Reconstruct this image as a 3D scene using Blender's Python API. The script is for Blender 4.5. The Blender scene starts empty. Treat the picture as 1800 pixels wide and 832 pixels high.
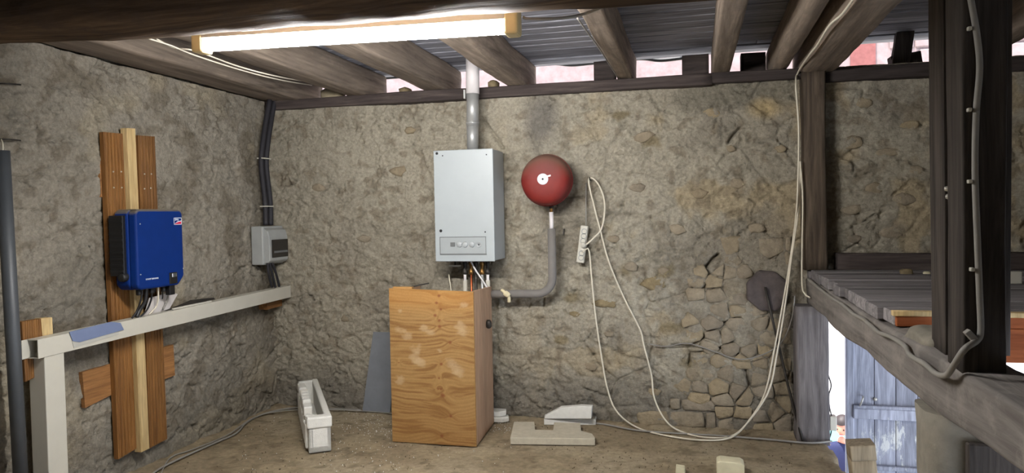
import bpy, bmesh, math, random
import numpy as np
from mathutils import Vector, Matrix, noise

random.seed(7)
SC = bpy.context.scene
COL = SC.collection

# ------------------------------------------------------------------ camera
FPX, YAW, PITCH, ROLL, EYE = 1270.0, math.radians(14.2), math.radians(-1.75), math.radians(1.05), 1.45
fw = Vector((-math.sin(YAW)*math.cos(PITCH), math.cos(YAW)*math.cos(PITCH), math.sin(PITCH)))
_r0 = Vector((math.cos(YAW), math.sin(YAW), 0)); _u0 = _r0.cross(fw)
rt = _r0*math.cos(ROLL) - _u0*math.sin(ROLL); up = _u0*math.cos(ROLL) + _r0*math.sin(ROLL)
CAM = Vector((0, 0, EYE))
cam_d = bpy.data.cameras.new('camera'); cam = bpy.data.objects.new('camera', cam_d); COL.objects.link(cam)
cam_d.sensor_fit = 'HORIZONTAL'; cam_d.sensor_width = 36; cam_d.lens = FPX*36/1800; cam_d.clip_start = .02
m = Matrix((rt, up, -fw)).transposed().to_4x4(); m.translation = CAM; cam.matrix_world = m
SC.camera = cam

def ray(x, y): return fw + rt*((x-900)/FPX) - up*((y-416)/FPX)
def onY(x, y, Y): d = ray(x, y); return CAM + d*(Y/d.y)
def onX(x, y, X): d = ray(x, y); return CAM + d*(X/d.x)
def onZ(x, y, Z): d = ray(x, y); return CAM + d*((Z-EYE)/d.z)

# ------------------------------------------------------------------ world, sun, exposure
w = bpy.data.worlds.new('world'); SC.world = w; w.use_nodes = True
bg = w.node_tree.nodes['Background']; bg.inputs[0].default_value = (.74, .84, 1, 1); bg.inputs[1].default_value = 2.2
sd = bpy.data.lights.new('sun', 'SUN'); sd.energy = 7; sd.angle = .01; sd.color = (1, .95, .88)
so = bpy.data.objects.new('sun', sd); COL.objects.link(so)
so.rotation_euler = Vector((.22, .26, -.94)).to_track_quat('-Z', 'Y').to_euler()
SC.view_settings.view_transform = 'Standard'; SC.view_settings.look = 'None'
SC.view_settings.exposure = 1.1; SC.view_settings.gamma = 1; SC.view_settings.use_curve_mapping = False
LAMP_STRENGTH = 250

D, L = 4.95, -3.16           # back wall and left wall
ZJ, ZC = 2.345, 2.545        # underside of joists, underside of boards
GROUND = -1.95

# ------------------------------------------------------------------ numpy noise
_rng = np.random.RandomState(3)
_T = _rng.rand(16, 256, 256)
def vn(x, y, s=0):
    xi = np.floor(x).astype(int); yi = np.floor(y).astype(int); fx = x-xi; fy = y-yi
    fx = fx*fx*(3-2*fx); fy = fy*fy*(3-2*fy); t = _T[s % 16]
    a = t[xi & 255, yi & 255]; b = t[(xi+1) & 255, yi & 255]; c = t[xi & 255, (yi+1) & 255]; d = t[(xi+1) & 255, (yi+1) & 255]
    return (a*(1-fx)+b*fx)*(1-fy)+(c*(1-fx)+d*fx)*fy
def fbm(x, y, f, o=4, s=0):
    r = 0; a = .5; n = 0
    for i in range(o):
        r = r + a*vn(x*f+17.3*i, y*f-9.1*i, s+i); n += a; a *= .5; f *= 2.03
    return r/n
def worley(x, y, s=0):
    xi = np.floor(x).astype(int); yi = np.floor(y).astype(int)
    f1 = np.full(x.shape, 9.); f2 = np.full(x.shape, 9.)
    for dx in (-1, 0, 1):
        for dy in (-1, 0, 1):
            cx = xi+dx; cy = yi+dy
            px = cx+_T[s % 16][cx & 255, cy & 255]; py = cy+_T[(s+5) % 16][cx & 255, cy & 255]
            d = np.hypot(px-x, py-y)
            f2 = np.where(d < f1, f1, np.minimum(f2, d)); f1 = np.minimum(f1, d)
    return f1, f2
def sst(a, b, x):
    t = np.clip((x-a)/(b-a), 0, 1); return t*t*(3-2*t)

# ------------------------------------------------------------------ materials
MATS = {}
def new_mat(name):
    mt = bpy.data.materials.new(name); mt.use_nodes = True; MATS[name] = mt
    nt = mt.node_tree; return mt, nt, nt.nodes['Principled BSDF']
def lin(c):  # sRGB 0-255 to linear
    return tuple(((v/255)/12.92 if v/255 <= .04045 else ((v/255+.055)/1.055)**2.4) for v in c) + (1,)
def bump(nt, bs, h, strength, dist=.01):
    b = nt.nodes.new('ShaderNodeBump'); b.inputs['Strength'].default_value = strength; b.inputs['Distance'].default_value = dist
    nt.links.new(h, b.inputs['Height']); nt.links.new(b.outputs[0], bs.inputs['Normal'])
def coords(nt, scale=(1, 1, 1)):
    tc = nt.nodes.new('ShaderNodeTexCoord'); mp = nt.nodes.new('ShaderNodeMapping'); mp.inputs['Scale'].default_value = scale
    nt.links.new(tc.outputs['Object'], mp.inputs[0]); return mp.outputs[0]
def noise_n(nt, vec, scale, detail=5, rough=.6, dist=0):
    n = nt.nodes.new('ShaderNodeTexNoise'); n.inputs['Scale'].default_value = scale; n.inputs['Detail'].default_value = detail
    n.inputs['Roughness'].default_value = rough; n.inputs['Distortion'].default_value = dist
    nt.links.new(vec, n.inputs['Vector']); return n.outputs[0]
def ramp(nt, fac, stops):
    r = nt.nodes.new('ShaderNodeValToRGB'); el = r.color_ramp.elements
    while len(el) < len(stops): el.new(.5)
    for e, (p, c) in zip(el, stops): e.position = p; e.color = c
    nt.links.new(fac, r.inputs[0]); return r.outputs[0]
def mixc(nt, fac, a, b, mode='MIX'):
    n = nt.nodes.new('ShaderNodeMix'); n.data_type = 'RGBA'; n.blend_type = mode
    for sock, v in ((n.inputs[0], fac), (n.inputs[6], a), (n.inputs[7], b)):
        if hasattr(v, 'is_linked'): nt.links.new(v, sock)
        else: sock.default_value = v
    return n.outputs[2]

def simple(name, rgb, rough=.5, metal=0, spec=.5, var=.12, vscale=14, bmp=0, bscale=60):
    mt, nt, bs = new_mat(name); v = coords(nt); n = noise_n(nt, v, vscale)
    c = lin(rgb); lo = tuple(x*(1-var) for x in c[:3])+(1,); hi = tuple(min(1, x*(1+var)) for x in c[:3])+(1,)
    nt.links.new(ramp(nt, n, [(.3, lo), (.7, hi)]), bs.inputs['Base Color'])
    bs.inputs['Roughness'].default_value = rough; bs.inputs['Metallic'].default_value = metal
    bs.inputs['Specular IOR Level'].default_value = spec
    if bmp: bump(nt, bs, noise_n(nt, v, bscale), bmp, .004)
    return mt
def wood(name, dark, light, axis, grain=26, rough=.85, bmp=.35, tint=.25, spec=.2, dirt=None):
    mt, nt, bs = new_mat(name)
    sc = [1, 1, 1]; sc['xyz'.index(axis)] = .07
    oi = nt.nodes.new('ShaderNodeObjectInfo')
    tc = nt.nodes.new('ShaderNodeTexCoord'); mp = nt.nodes.new('ShaderNodeMapping'); mp.inputs['Scale'].default_value = sc
    off = nt.nodes.new('ShaderNodeVectorMath'); off.operation = 'SCALE'; off.inputs[0].default_value = (13, 7, 9)
    nt.links.new(oi.outputs['Random'], off.inputs['Scale']); nt.links.new(off.outputs[0], mp.inputs['Location'])
    nt.links.new(tc.outputs['Object'], mp.inputs[0]); v = mp.outputs[0]
    g = noise_n(nt, v, grain, 6, .62, 1.2); b = noise_n(nt, v, grain*4, 3, .6); big = noise_n(nt, v, 4, 3, .5)
    c = ramp(nt, g, [(.28, lin(dark)), (.72, lin(light))])
    c = mixc(nt, .5, c, ramp(nt, big, [(.3, (.55, .55, .55, 1)), (.7, (1.1, 1.1, 1.1, 1))]), 'MULTIPLY')
    c = mixc(nt, .6, c, ramp(nt, b, [(.35, (.62, .62, .62, 1)), (.65, (1.05, 1.05, 1.05, 1))]), 'MULTIPLY')
    rv = ramp(nt, oi.outputs['Random'], [(0, (1-tint,)*3+(1,)), (1, (1+tint*.5,)*3+(1,))])
    c = mixc(nt, 1, c, rv, 'MULTIPLY')
    if dirt:
        d = noise_n(nt, coords(nt), 9, 5, .7)
        c = mixc(nt, ramp(nt, d, [(.48, (0, 0, 0, 1)), (.7, (.8, .8, .8, 1))]), c, lin(dirt))
    nt.links.new(c, bs.inputs['Base Color']); bs.inputs['Roughness'].default_value = rough; bs.inputs['Specular IOR Level'].default_value = spec
    bump(nt, bs, g, bmp, .006); return mt
def vcol(name, fine=40, lo=.72, hi=1.2, rough=.95, bmp=.6, bdist=.008, spec=.15, bscale=55):
    mt, nt, bs = new_mat(name); at = nt.nodes.new('ShaderNodeAttribute'); at.attribute_name = 'Col'; v = coords(nt)
    n = noise_n(nt, v, fine, 6, .7)
    c = mixc(nt, 1, at.outputs['Color'], ramp(nt, n, [(.3, (lo, lo, lo, 1)), (.7, (hi, hi, hi, 1))]), 'MULTIPLY')
    nt.links.new(c, bs.inputs['Base Color']); bs.inputs['Roughness'].default_value = rough; bs.inputs['Specular IOR Level'].default_value = spec
    bump(nt, bs, noise_n(nt, v, bscale, 8, .72), bmp, bdist); return mt

vcol('plaster', 52, .66, 1.2, bmp=1.0, bdist=.02, bscale=42)
vcol('dirt_floor', 30, .72, 1.2, bmp=.7, bdist=.01, bscale=40)
vcol('plywood_face', 120, .9, 1.08, .6, .25, .001, .3, 160)
M = MATS
def stone_mat():
    mt, nt, bs = new_mat('stone'); v = coords(nt); oi = nt.nodes.new('ShaderNodeObjectInfo')
    n = noise_n(nt, v, 16, 6, .68); f = noise_n(nt, v, 60, 6, .7)
    base = ramp(nt, oi.outputs['Random'], [(0, lin((154, 142, 122))), (.3, lin((142, 132, 116))), (.55, lin((162, 147, 120))), (.75, lin((134, 125, 112))), (1, lin((158, 147, 128)))])
    c = mixc(nt, 1, base, ramp(nt, n, [(.3, (.68, .67, .66, 1)), (.72, (1.15, 1.13, 1.1, 1))]), 'MULTIPLY')
    nt.links.new(c, bs.inputs['Base Color']); bs.inputs['Roughness'].default_value = .95; bs.inputs['Specular IOR Level'].default_value = .15
    bump(nt, bs, f, .9, .012)
stone_mat()
simple('old_brown_stone', (124, 111, 86), .95, var=.3, vscale=30, bmp=.8, spec=.1)
simple('exterior_stone', (140, 121, 118), .95, var=.2, vscale=7, bmp=.5, bscale=14, spec=.1)
simple('red_paint', (124, 78, 74), .9, var=.15, spec=.1)
wood('beam_wood', (48, 39, 33), (112, 91, 71), 'x', 14, bmp=.8, dirt=(66, 56, 49), spec=.05)
wood('joist_wood', (104, 92, 82), (166, 150, 134), 'y', 16, bmp=.5, dirt=(116, 104, 94))
wood('board_wood', (108, 108, 116), (178, 178, 188), 'x', 22, bmp=.5, tint=.4)
wood('dark_post_wood', (40, 36, 34), (92, 84, 78), 'z', 18, bmp=.6)
wood('grey_post_wood', (92, 86, 86), (154, 147, 146), 'z', 18, bmp=.7)  # ground post tone lightened to take in the flare over it
wood('brown_post_wood', (58, 50, 43), (112, 98, 84), 'z', 18, bmp=.7)
wood('daubed_beam_wood', (104, 98, 94), (158, 151, 145), 'y', 12, bmp=.8, dirt=(138, 131, 124))  # greyed to put flare haze into the beam colour
wood('platform_wood', (98, 94, 96), (166, 160, 160), 'x', 20, bmp=.6, tint=.3)
wood('red_board_wood', (128, 66, 38), (184, 108, 66), 'x', 18, tint=.1)
wood('plate_wood', (44, 38, 38), (88, 78, 74), 'x', 18, bmp=.6)
wood('deck_brown', (106, 68, 32), (150, 104, 54), 'z', 30, .6, .3, .15, .3)
wood('deck_brown_cross', (118, 78, 44), (170, 122, 74), 'y', 30, .6, .3, .15, .3)
wood('pale_batten', (186, 156, 104), (222, 196, 146), 'z', 30, .6, .2, .08, .3)
wood('plywood_side', (184, 146, 118), (206, 172, 142), 'z', 30, .6, .2, .05, .3)  # lighter than the front panel, lamp light on the sides put into the colour
wood('plywood_edge', (170, 124, 70), (214, 168, 106), 'x', 40, .6, .2, .05, .3)
wood('door_wood', (136, 138, 150), (190, 192, 206), 'z', 24, bmp=.5, tint=.2)  # lightened, with lens flare and daylight on the door put into the colour
wood('newel_wood', (126, 112, 92), (178, 162, 136), 'z', 18, bmp=.5, tint=.1)
simple('white_plastic', (184, 180, 168), .45, var=.04, vscale=9)
simple('cream_plastic', (196, 178, 132), .4, var=.06)
simple('white_enamel', (160, 166, 168), .35, var=.035, vscale=6)
simple('panel_grey', (150, 155, 156), .4, var=.03)
simple('line_grey', (96, 98, 98), .5, var=.05)
simple('knob_white', (156, 160, 161), .35, var=.02)
simple('black_plastic', (18, 18, 20), .45, var=.1)
simple('black_foam', (30, 28, 34), .7, var=.2, bmp=.4)
simple('blue_enamel', (6, 38, 100), .5, var=.06, spec=.15)
simple('dusty_top', (104, 96, 84), .9, var=.15)
simple('dusty_grey_plastic', (150, 152, 150), .5, var=.06)
simple('window_smoke', (40, 38, 36), .2, var=.1)
simple('grey_plastic_pipe', (64, 67, 71), .5, var=.1, vscale=6)
simple('lagging_grey', (112, 108, 104), .8, var=.08, bmp=.3)
simple('galvanised', (168, 168, 166), .42, .45, var=.14, vscale=10)
simple('dark_metal', (62, 58, 54), .55, .7, var=.2)
simple('brass', (150, 112, 64), .4, .9, var=.15)
simple('copper', (168, 88, 54), .4, .9, var=.15)
simple('flue_white', (206, 200, 200), .5, var=.05)
simple('cable_white', (206, 198, 180), .55, var=.06)
simple('cable_grey', (128, 124, 118), .6, var=.08)
simple('cable_black', (22, 22, 24), .5, var=.1)
simple('foam_white', (208, 206, 199), .85, var=.05, vscale=40, bmp=.5, bscale=180)
simple('foam_dusty', (172, 164, 146), .9, var=.1, vscale=30, bmp=.5, bscale=180)
simple('expanding_foam', (206, 194, 160), .9, var=.1, bmp=.5)
simple('tape_blue', (104, 116, 146), .55, var=.06)
simple('tape_back', (170, 168, 160), .5, var=.05)
simple('paper_grey', (186, 180, 176), .8, var=.06)
simple('board_grey', (112, 116, 122), .8, var=.08, bmp=.15)
simple('pale_block', (196, 188, 158), .9, var=.1, bmp=.5)
simple('log_end', (74, 66, 64), .95, var=.28, vscale=18, bmp=.7, bscale=30)
simple('pier_mortar', (122, 116, 104), .95, var=.2, bmp=.8, bscale=30)
simple('mortar', (150, 138, 114), .95, var=.15, bmp=.8, bscale=40)
simple('grit_brown', (92, 78, 58), .95, var=.2)
simple('skin', (216, 150, 128), .55, var=.05)
simple('hair', (40, 30, 30), .6, var=.2)
simple('shirt_navy', (26, 32, 70), .85, var=.1)
simple('trousers_dark', (52, 54, 66), .85, var=.1)
simple('pink_toy', (216, 132, 140), .5, var=.05)
simple('ground_gravel', (176, 170, 158), .95, var=.15, vscale=30, bmp=.5)
simple('teal_paint', (120, 186, 186), .7, var=.06)
simple('logo_white', (220, 226, 236), .4, var=.02)
simple('logo_red', (196, 40, 70), .4, var=.02)
simple('nail_steel', (190, 186, 176), .4, .6, var=.1)
def red_vessel():
    mt, nt, bs = new_mat('vessel_red'); v = coords(nt); n = noise_n(nt, v, 9)
    ge = nt.nodes.new('ShaderNodeNewGeometry'); sx = nt.nodes.new('ShaderNodeSeparateXYZ'); nt.links.new(ge.outputs['Normal'], sx.inputs[0])
    c = ramp(nt, n, [(.3, lin((98, 27, 23))), (.7, lin((116, 34, 28)))])
    c = mixc(nt, ramp(nt, sx.outputs[2], [(.0, (0, 0, 0, 1)), (.55, (.85, .85, .85, 1))]), c, lin((104, 80, 68)))   # dust settled on the upward faces
    nt.links.new(c, bs.inputs['Base Color']); bs.inputs['Roughness'].default_value = .6; bs.inputs['Specular IOR Level'].default_value = .3
red_vessel()
def dusty_blue():
    nt = M['blue_enamel'].node_tree; bs = nt.nodes['Principled BSDF']; col = bs.inputs['Base Color'].links[0].from_socket
    ge = nt.nodes.new('ShaderNodeNewGeometry'); sx = nt.nodes.new('ShaderNodeSeparateXYZ'); nt.links.new(ge.outputs['Normal'], sx.inputs[0])
    nt.links.new(mixc(nt, ramp(nt, sx.outputs[2], [(.2, (0, 0, 0, 1)), (.6, (.9, .9, .9, 1))]), col, lin((104, 97, 86))), bs.inputs['Base Color'])   # dust settled on the upward faces
dusty_blue()
def tube_light():
    mt, nt, bs = new_mat('lamp_tube'); bs.inputs['Base Color'].default_value = (1, 1, 1, 1)
    bs.inputs['Emission Color'].default_value = (1, .99, .97, 1); bs.inputs['Emission Strength'].default_value = LAMP_STRENGTH
tube_light()
def groove(matname):   # fine ridges of decking boards, running along the board
    nt = M[matname].node_tree; bs = nt.nodes['Principled BSDF']; wv = nt.nodes.new('ShaderNodeTexWave')
    wv.bands_direction = 'Y'; wv.inputs['Scale'].default_value = 26; nt.links.new(coords(nt), wv.inputs[0])
    b = nt.nodes.new('ShaderNodeBump'); b.inputs['Strength'].default_value = .6; b.inputs['Distance'].default_value = .004
    old = bs.inputs['Normal'].links[0].from_socket; nt.links.new(old, b.inputs['Normal']); nt.links.new(wv.outputs[0], b.inputs['Height'])
    nt.links.new(b.outputs[0], bs.inputs['Normal'])
groove('deck_brown')
def flaky_paint():
    nt = M['door_wood'].node_tree; bs = nt.nodes['Principled BSDF']; col = bs.inputs['Base Color'].links[0].from_socket
    v = coords(nt); n = noise_n(nt, coords(nt, (1, 1, .35)), 22, 6, .7)
    ds = nt.nodes.new('ShaderNodeVectorMath'); ds.operation = 'DISTANCE'; nt.links.new(v, ds.inputs[0]); ds.inputs[1].default_value = (1.26, 5.28, -.12)
    mth = nt.nodes.new('ShaderNodeMath'); mth.operation = 'SUBTRACT'; nt.links.new(n, mth.inputs[0])
    sc = nt.nodes.new('ShaderNodeMath'); sc.operation = 'MULTIPLY'; sc.inputs[1].default_value = .8; nt.links.new(ds.outputs['Value'], sc.inputs[0]); nt.links.new(sc.outputs[0], mth.inputs[1])
    nt.links.new(mixc(nt, ramp(nt, mth.outputs[0], [(.44, (0, 0, 0, 1)), (.52, (.85, .85, .85, 1))]), col, lin((206, 206, 202))), bs.inputs['Base Color'])
flaky_paint()

# ------------------------------------------------------------------ mesh builder
class MB:
    def __init__(s): s.v = []; s.f = []; s.sm = []
    def add(s, vs, fs, smooth=False):
        o = len(s.v); s.v += [tuple(p) for p in vs]; s.f += [tuple(i+o for i in f) for f in fs]; s.sm += [smooth]*len(fs); return s
    def box(s, x0, x1, y0, y1, z0, z1):
        vs = [(x, y, z) for x in (x0, x1) for y in (y0, y1) for z in (z0, z1)]
        return s.add(vs, [(0, 1, 3, 2), (4, 6, 7, 5), (0, 4, 5, 1), (2, 3, 7, 6), (0, 2, 6, 4), (1, 5, 7, 3)])
    def obox(s, c, ax, ay, az):   # centre and three half-axis vectors
        c = Vector(c); vs = [c+ax*i+ay*j+az*k for i in (-1, 1) for j in (-1, 1) for k in (-1, 1)]
        return s.add(vs, [(0, 1, 3, 2), (4, 6, 7, 5), (0, 4, 5, 1), (2, 3, 7, 6), (0, 2, 6, 4), (1, 5, 7, 3)])
    def prism(s, poly, off):      # poly: list of points, off: extrusion vector
        n = len(poly); off = Vector(off); a = [Vector(p) for p in poly]; b = [p+off for p in a]
        return s.add(a+b, [tuple(range(n))[::-1], tuple(range(n, 2*n))]+[(i, (i+1) % n, n+(i+1) % n, n+i) for i in range(n)])
    def tube(s, pts, r, n=8, caps=True):
        pts = [Vector(p) for p in pts]; k = len(pts); rr = r if isinstance(r, (list, tuple)) else [r]*k
        vs = []; prev = None
        for i, p in enumerate(pts):
            t = (pts[min(i+1, k-1)]-pts[max(i-1, 0)]).normalized()
            if prev is None:
                a = t.orthogonal().normalized()
            else:
                a = (prev-t*prev.dot(t)); a = a.normalized() if a.length > 1e-6 else t.orthogonal().normalized()
            prev = a; b = t.cross(a)
            vs += [p+(a*math.cos(2*math.pi*j/n)+b*math.sin(2*math.pi*j/n))*rr[i] for j in range(n)]
        fs = [(i*n+j, i*n+(j+1) % n, (i+1)*n+(j+1) % n, (i+1)*n+j) for i in range(k-1) for j in range(n)]
        s.add(vs, fs, True)
        if caps: o = len(s.v)-k*n; s.f += [tuple(o+j for j in range(n))[::-1], tuple(o+(k-1)*n+j for j in range(n))]; s.sm += [False, False]
        return s
    def lathe(s, prof, c, axis, n=40):   # prof: list of (radius, along)
        axis = Vector(axis).normalized(); a = axis.orthogonal().normalized(); b = axis.cross(a); c = Vector(c); vs = []
        for r, h in prof: vs += [c+axis*h+(a*math.cos(2*math.pi*j/n)+b*math.sin(2*math.pi*j/n))*max(r, 1e-5) for j in range(n)]
        fs = [(i*n+j, i*n+(j+1) % n, (i+1)*n+(j+1) % n, (i+1)*n+j) for i in range(len(prof)-1) for j in range(n)]
        return s.add(vs, fs, True)
    def build(s, name, mat, parent=None, bev=0, seg=2, col=None):
        me = bpy.data.meshes.new(name); me.from_pydata(s.v, [], s.f)
        me.polygons.foreach_set('use_smooth', s.sm)
        if bev:
            bm = bmesh.new(); bm.from_mesh(me)
            es = [e for e in bm.edges if len(e.link_faces) == 2 and e.calc_face_angle(0) > .5]
            bmesh.ops.bevel(bm, geom=es, offset=bev, segments=seg, profile=.5, affect='EDGES', clamp_overlap=True)
            bmesh.ops.recalc_face_normals(bm, faces=bm.faces[:]); bm.to_mesh(me); bm.free()
        else:
            bm = bmesh.new(); bm.from_mesh(me); bmesh.ops.recalc_face_normals(bm, faces=bm.faces[:]); bm.to_mesh(me); bm.free()
        return obj(name, me, mat, parent)
def obj(name, me, mat, parent=None):
    o = bpy.data.objects.new(name, me); COL.objects.link(o)
    if mat: me.materials.append(M[mat] if isinstance(mat, str) else mat)
    if parent is not None:
        o.parent = parent; o.matrix_parent_inverse = Matrix.Translation(-Vector(parent.get('base', (0, 0, 0))))
    return o
def thing(name, label, cat, loc, group=None):
    o = bpy.data.objects.new(name, None); COL.objects.link(o); o.location = loc; o['base'] = list(loc); o.empty_display_size = .1
    return tag(o, label, cat, group)
def tag(o, label, cat, group=None, kind=None):
    o['label'] = label; o['category'] = cat
    if group: o['group'] = group
    if kind: o['kind'] = kind
    return o
def struct(o): o['kind'] = 'structure'; return o
def spline(pts, n=8):
    pts = [Vector(p) for p in pts]; P = [pts[0]*2-pts[1]]+pts+[pts[-1]*2-pts[-2]]; out = []
    for i in range(1, len(P)-2):
        a, b, c, d = P[i-1:i+3]
        for k in range(n):
            t = k/n; out.append(.5*((2*b)+(c-a)*t+(2*a-5*b+4*c-d)*t*t+(3*b-a-3*c+d)*t**3))
    return out+[pts[-1]]
def cable(name, pts, r, mat, parent=None, n=8, res=8): return MB().tube(spline(pts, res), r, n).build(name, mat, parent)

def timber(name, A, B, wd, ht, mat, parent=None, rough=.012, freq=5, seg=None, wane=.22, seed=0, upv=(0, 0, 1), sag=0):
    A, B = Vector(A), Vector(B); ax = (B-A).normalized(); u = Vector(upv); u = (u-ax*u.dot(ax)).normalized(); sdv = ax.cross(u)
    n = seg or max(6, int((B-A).length/.07)); c = wane*min(wd, ht)/2; ring = []
    for qx, qz, a0 in ((1, 1, 0), (-1, 1, 90), (-1, -1, 180), (1, -1, 270)):
        for k in range(4):
            t = math.radians(a0+30*k); ring.append((qx*(wd/2-c)+c*math.cos(t), qz*(ht/2-c)+c*math.sin(t)))
        nx = {0: (-1, 1), 90: (-1, -1), 180: (1, -1), 270: (1, 1)}[a0]
        e0 = ring[-1]; e1 = (nx[0]*(wd/2-c)+c*math.cos(math.radians(a0+90)), nx[1]*(ht/2-c)+c*math.sin(math.radians(a0+90)))
        for q in (1/3, 2/3): ring.append((e0[0]+(e1[0]-e0[0])*q, e0[1]+(e1[1]-e0[1])*q))
    k = len(ring); vs = []
    for i in range(n+1):
        t = i/n; base = A.lerp(B, t)+u*(-sag*4*t*(1-t))
        for x, z in ring:
            p = base+sdv*x+u*z; rad = (sdv*x+u*z).normalized(); q = Vector(p)
            q = q-ax*(ax.dot(q)*.65)
            vs.append(p+rad*(noise.noise(q*freq+Vector((seed*3.1, 0, seed)))*rough+noise.noise(q*freq*4+Vector((seed, 5, 0)))*rough*.35))
    fs = [(i*k+j, i*k+(j+1) % k, (i+1)*k+(j+1) % k, (i+1)*k+j) for i in range(n) for j in range(k)]
    mb = MB().add(vs, fs, True); mb.f += [tuple(range(k))[::-1], tuple(n*k+j for j in range(k))]; mb.sm += [False, False]
    return mb.build(name, mat, parent)

def grid(us, vs_, P, colfn=None):
    pass

def lump(name, c, rx, ry, rz, mat, parent=None, seed=0, rough=.25, sub=2):
    bm = bmesh.new(); bmesh.ops.create_icosphere(bm, subdivisions=sub, radius=1)
    for v in bm.verts:
        p = v.co*(1+rough*noise.noise(v.co*1.7+Vector((seed*7.7, seed, 0)))); p = Vector([max(-.8, min(.8, q)) for q in p])
        v.co = Vector((p.x*rx, p.y*ry, p.z*rz))/.85+Vector(c)
    for f in bm.faces: f.smooth = True
    me = bpy.data.meshes.new(name); bm.to_mesh(me); bm.free(); return obj(name, me, mat, parent)

def field_mesh(name, mat, us, vv, pos, h, cols, extra=None, keep=None):
    """grid over (us, vv); pos(u, v, h) -> xyz arrays; cols (n,m,3)"""
    U, V = np.meshgrid(us, vv, indexing='ij'); X, Y, Z = pos(U, V, h); n, m_ = U.shape
    co = np.stack([X, Y, Z], -1).reshape(-1, 3); idx = np.arange(n*m_).reshape(n, m_)
    f = np.stack([idx[:-1, :-1], idx[1:, :-1], idx[1:, 1:], idx[:-1, 1:]], -1).reshape(-1, 4)
    if keep is not None:
        kk = (keep[:-1, :-1] & keep[1:, :-1] & keep[1:, 1:] & keep[:-1, 1:]).reshape(-1); f = f[kk]
    ev, ef = (extra or ([], []))
    nb = len(co); allco = np.concatenate([co, np.array(ev).reshape(-1, 3)]) if len(ev) else co
    me = bpy.data.meshes.new(name); faces = [tuple(map(int, q)) for q in f]+[tuple(i+nb for i in q) for q in ef]
    me.from_pydata([tuple(p) for p in allco.tolist()], [], faces)
    me.polygons.foreach_set('use_smooth', [True]*len(f)+[False]*len(ef))
    ca = me.color_attributes.new('Col', 'FLOAT_COLOR', 'POINT'); a = np.ones((len(allco), 4), dtype=np.float32); a[:nb, :3] = cols.reshape(-1, 3)
    if len(ev): a[nb:, :3] = cols.reshape(-1, 3).mean(0)
    ca.data.foreach_set('color', a.reshape(-1))
    return obj(name, me, mat)
BOXF = [(0, 1, 3, 2), (4, 6, 7, 5), (0, 4, 5, 1), (2, 3, 7, 6), (0, 2, 6, 4), (1, 5, 7, 3)]
def boxes(*bs):
    ev, ef = [], []
    for b in bs:
        o = len(ev); ev += [(x, y, z) for x in b[0:2] for y in b[2:4] for z in b[4:6]]; ef += [tuple(i+o for i in q) for q in BOXF]
    return ev, ef
def L3(c): return np.array(lin(c)[:3])

# ------------------------------------------------------------------ walls
def relief(a, b, s):
    wx = a+.05*(fbm(a, b, 6, 2, s+1)-.5); wy = b+.05*(fbm(a, b, 6, 2, s+2)-.5)
    f1, f2 = worley(wx*5.2, wy*8.5, s); edge = f2-f1
    m = sst(.42, .62, fbm(a, b, 1.6, 3, s+3))
    h = .030*(fbm(a, b, 1.3, 3, s)-.5)+.026*(fbm(a, b, 6, 4, s+4)-.5)+.030*(fbm(a, b*1.2, 17, 4, s+6)-.5)
    rg = np.abs(fbm(wx, wy*1.35, 9, 4, s+9)-.5); h -= .020*sst(.035, 0, rg)*sst(.42, .6, fbm(a, b, 3.7, 3, s+10)); h -= .016*sst(.66, .80, fbm(a, b*1.3, 13, 3, s+12))
    h += m*.012*sst(.0, .22, edge)-.006*m
    c1, c2 = worley(wx*3.1+3, wy*3.7, s+2); cr = sst(.05, .0, c2-c1)*sst(.52, .66, fbm(a, b, 2.3, 3, s+7)); h -= .022*cr
    g1, g2 = worley(wx*9+1, wy*13, s+4); cr2 = sst(.07, .0, g2-g1)*sst(.5, .62, fbm(a, b, 3.1, 3, s+8)); h -= .010*cr2
    return h, m, np.maximum(cr, cr2*.6)
def seg_dist(a, b, pts):
    d = np.full(a.shape, 9.)
    for (x0, y0), (x1, y1) in zip(pts[:-1], pts[1:]):
        dx, dy = x1-x0, y1-y0; t = np.clip(((a-x0)*dx+(b-y0)*dy)/(dx*dx+dy*dy+1e-9), 0, 1)
        d = np.minimum(d, np.hypot(a-x0-t*dx, b-y0-t*dy))
    return d
def wp(x, y): p = onY(x, y, D); return (p.x, p.z)

STEP = .0092
us = np.arange(-3.24, 2.62, STEP); vs = np.arange(-.06, 2.345, STEP)
U, V = np.meshgrid(us, vs, indexing='ij')
h, mk, cr = relief(U, V, 0)
# exposed rubble in the lower right, plastered everywhere else
zone = sst(-.22, .02, U+.18*(fbm(U, V, 3, 3, 5)-.5))*sst(1.32, 1.12, V)*sst(.72, .64, U)
h = h*(1-.35*zone)-.004*zone
bigcracks = [[(1240, 470), (1252, 455), (1262, 447)], [(1238, 470), (1250, 490), (1232, 515), (1218, 522)], [(1182, 608), (1212, 608), (1240, 592), (1262, 572), (1300, 560)],
             [(1210, 640), (1214, 620), (1245, 620), (1282, 606)], [(1284, 600), (1300, 630), (1312, 655), (1318, 680)], [(845, 205), (870, 240), (885, 262)], [(1280, 250), (1290, 235), (1300, 225)]]
for c in bigcracks:
    pts = [wp(*q) for q in c]; d = seg_dist(U+.012*(fbm(U, V, 20, 2, 1)-.5), V+.012*(fbm(U, V, 20, 2, 2)-.5), pts); h -= .045*sst(.014, .002, d)
big = fbm(U, V, 1.1, 4, 9); med = fbm(U, V, 4.5, 4, 11); fine = fbm(U, V, 14, 3, 12)
colr = L3((176, 168, 151))*(1-sst(.4, .62, big))[..., None]+L3((164, 156, 140))*sst(.4, .62, big)[..., None]
def blend(c, rgb, mask): return c*(1-mask[..., None])+L3(rgb)*mask[..., None]
colr = blend(colr, (180, 160, 124), sst(.55, .70, med)*.55*sst(-1.9, .2, U))
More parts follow.
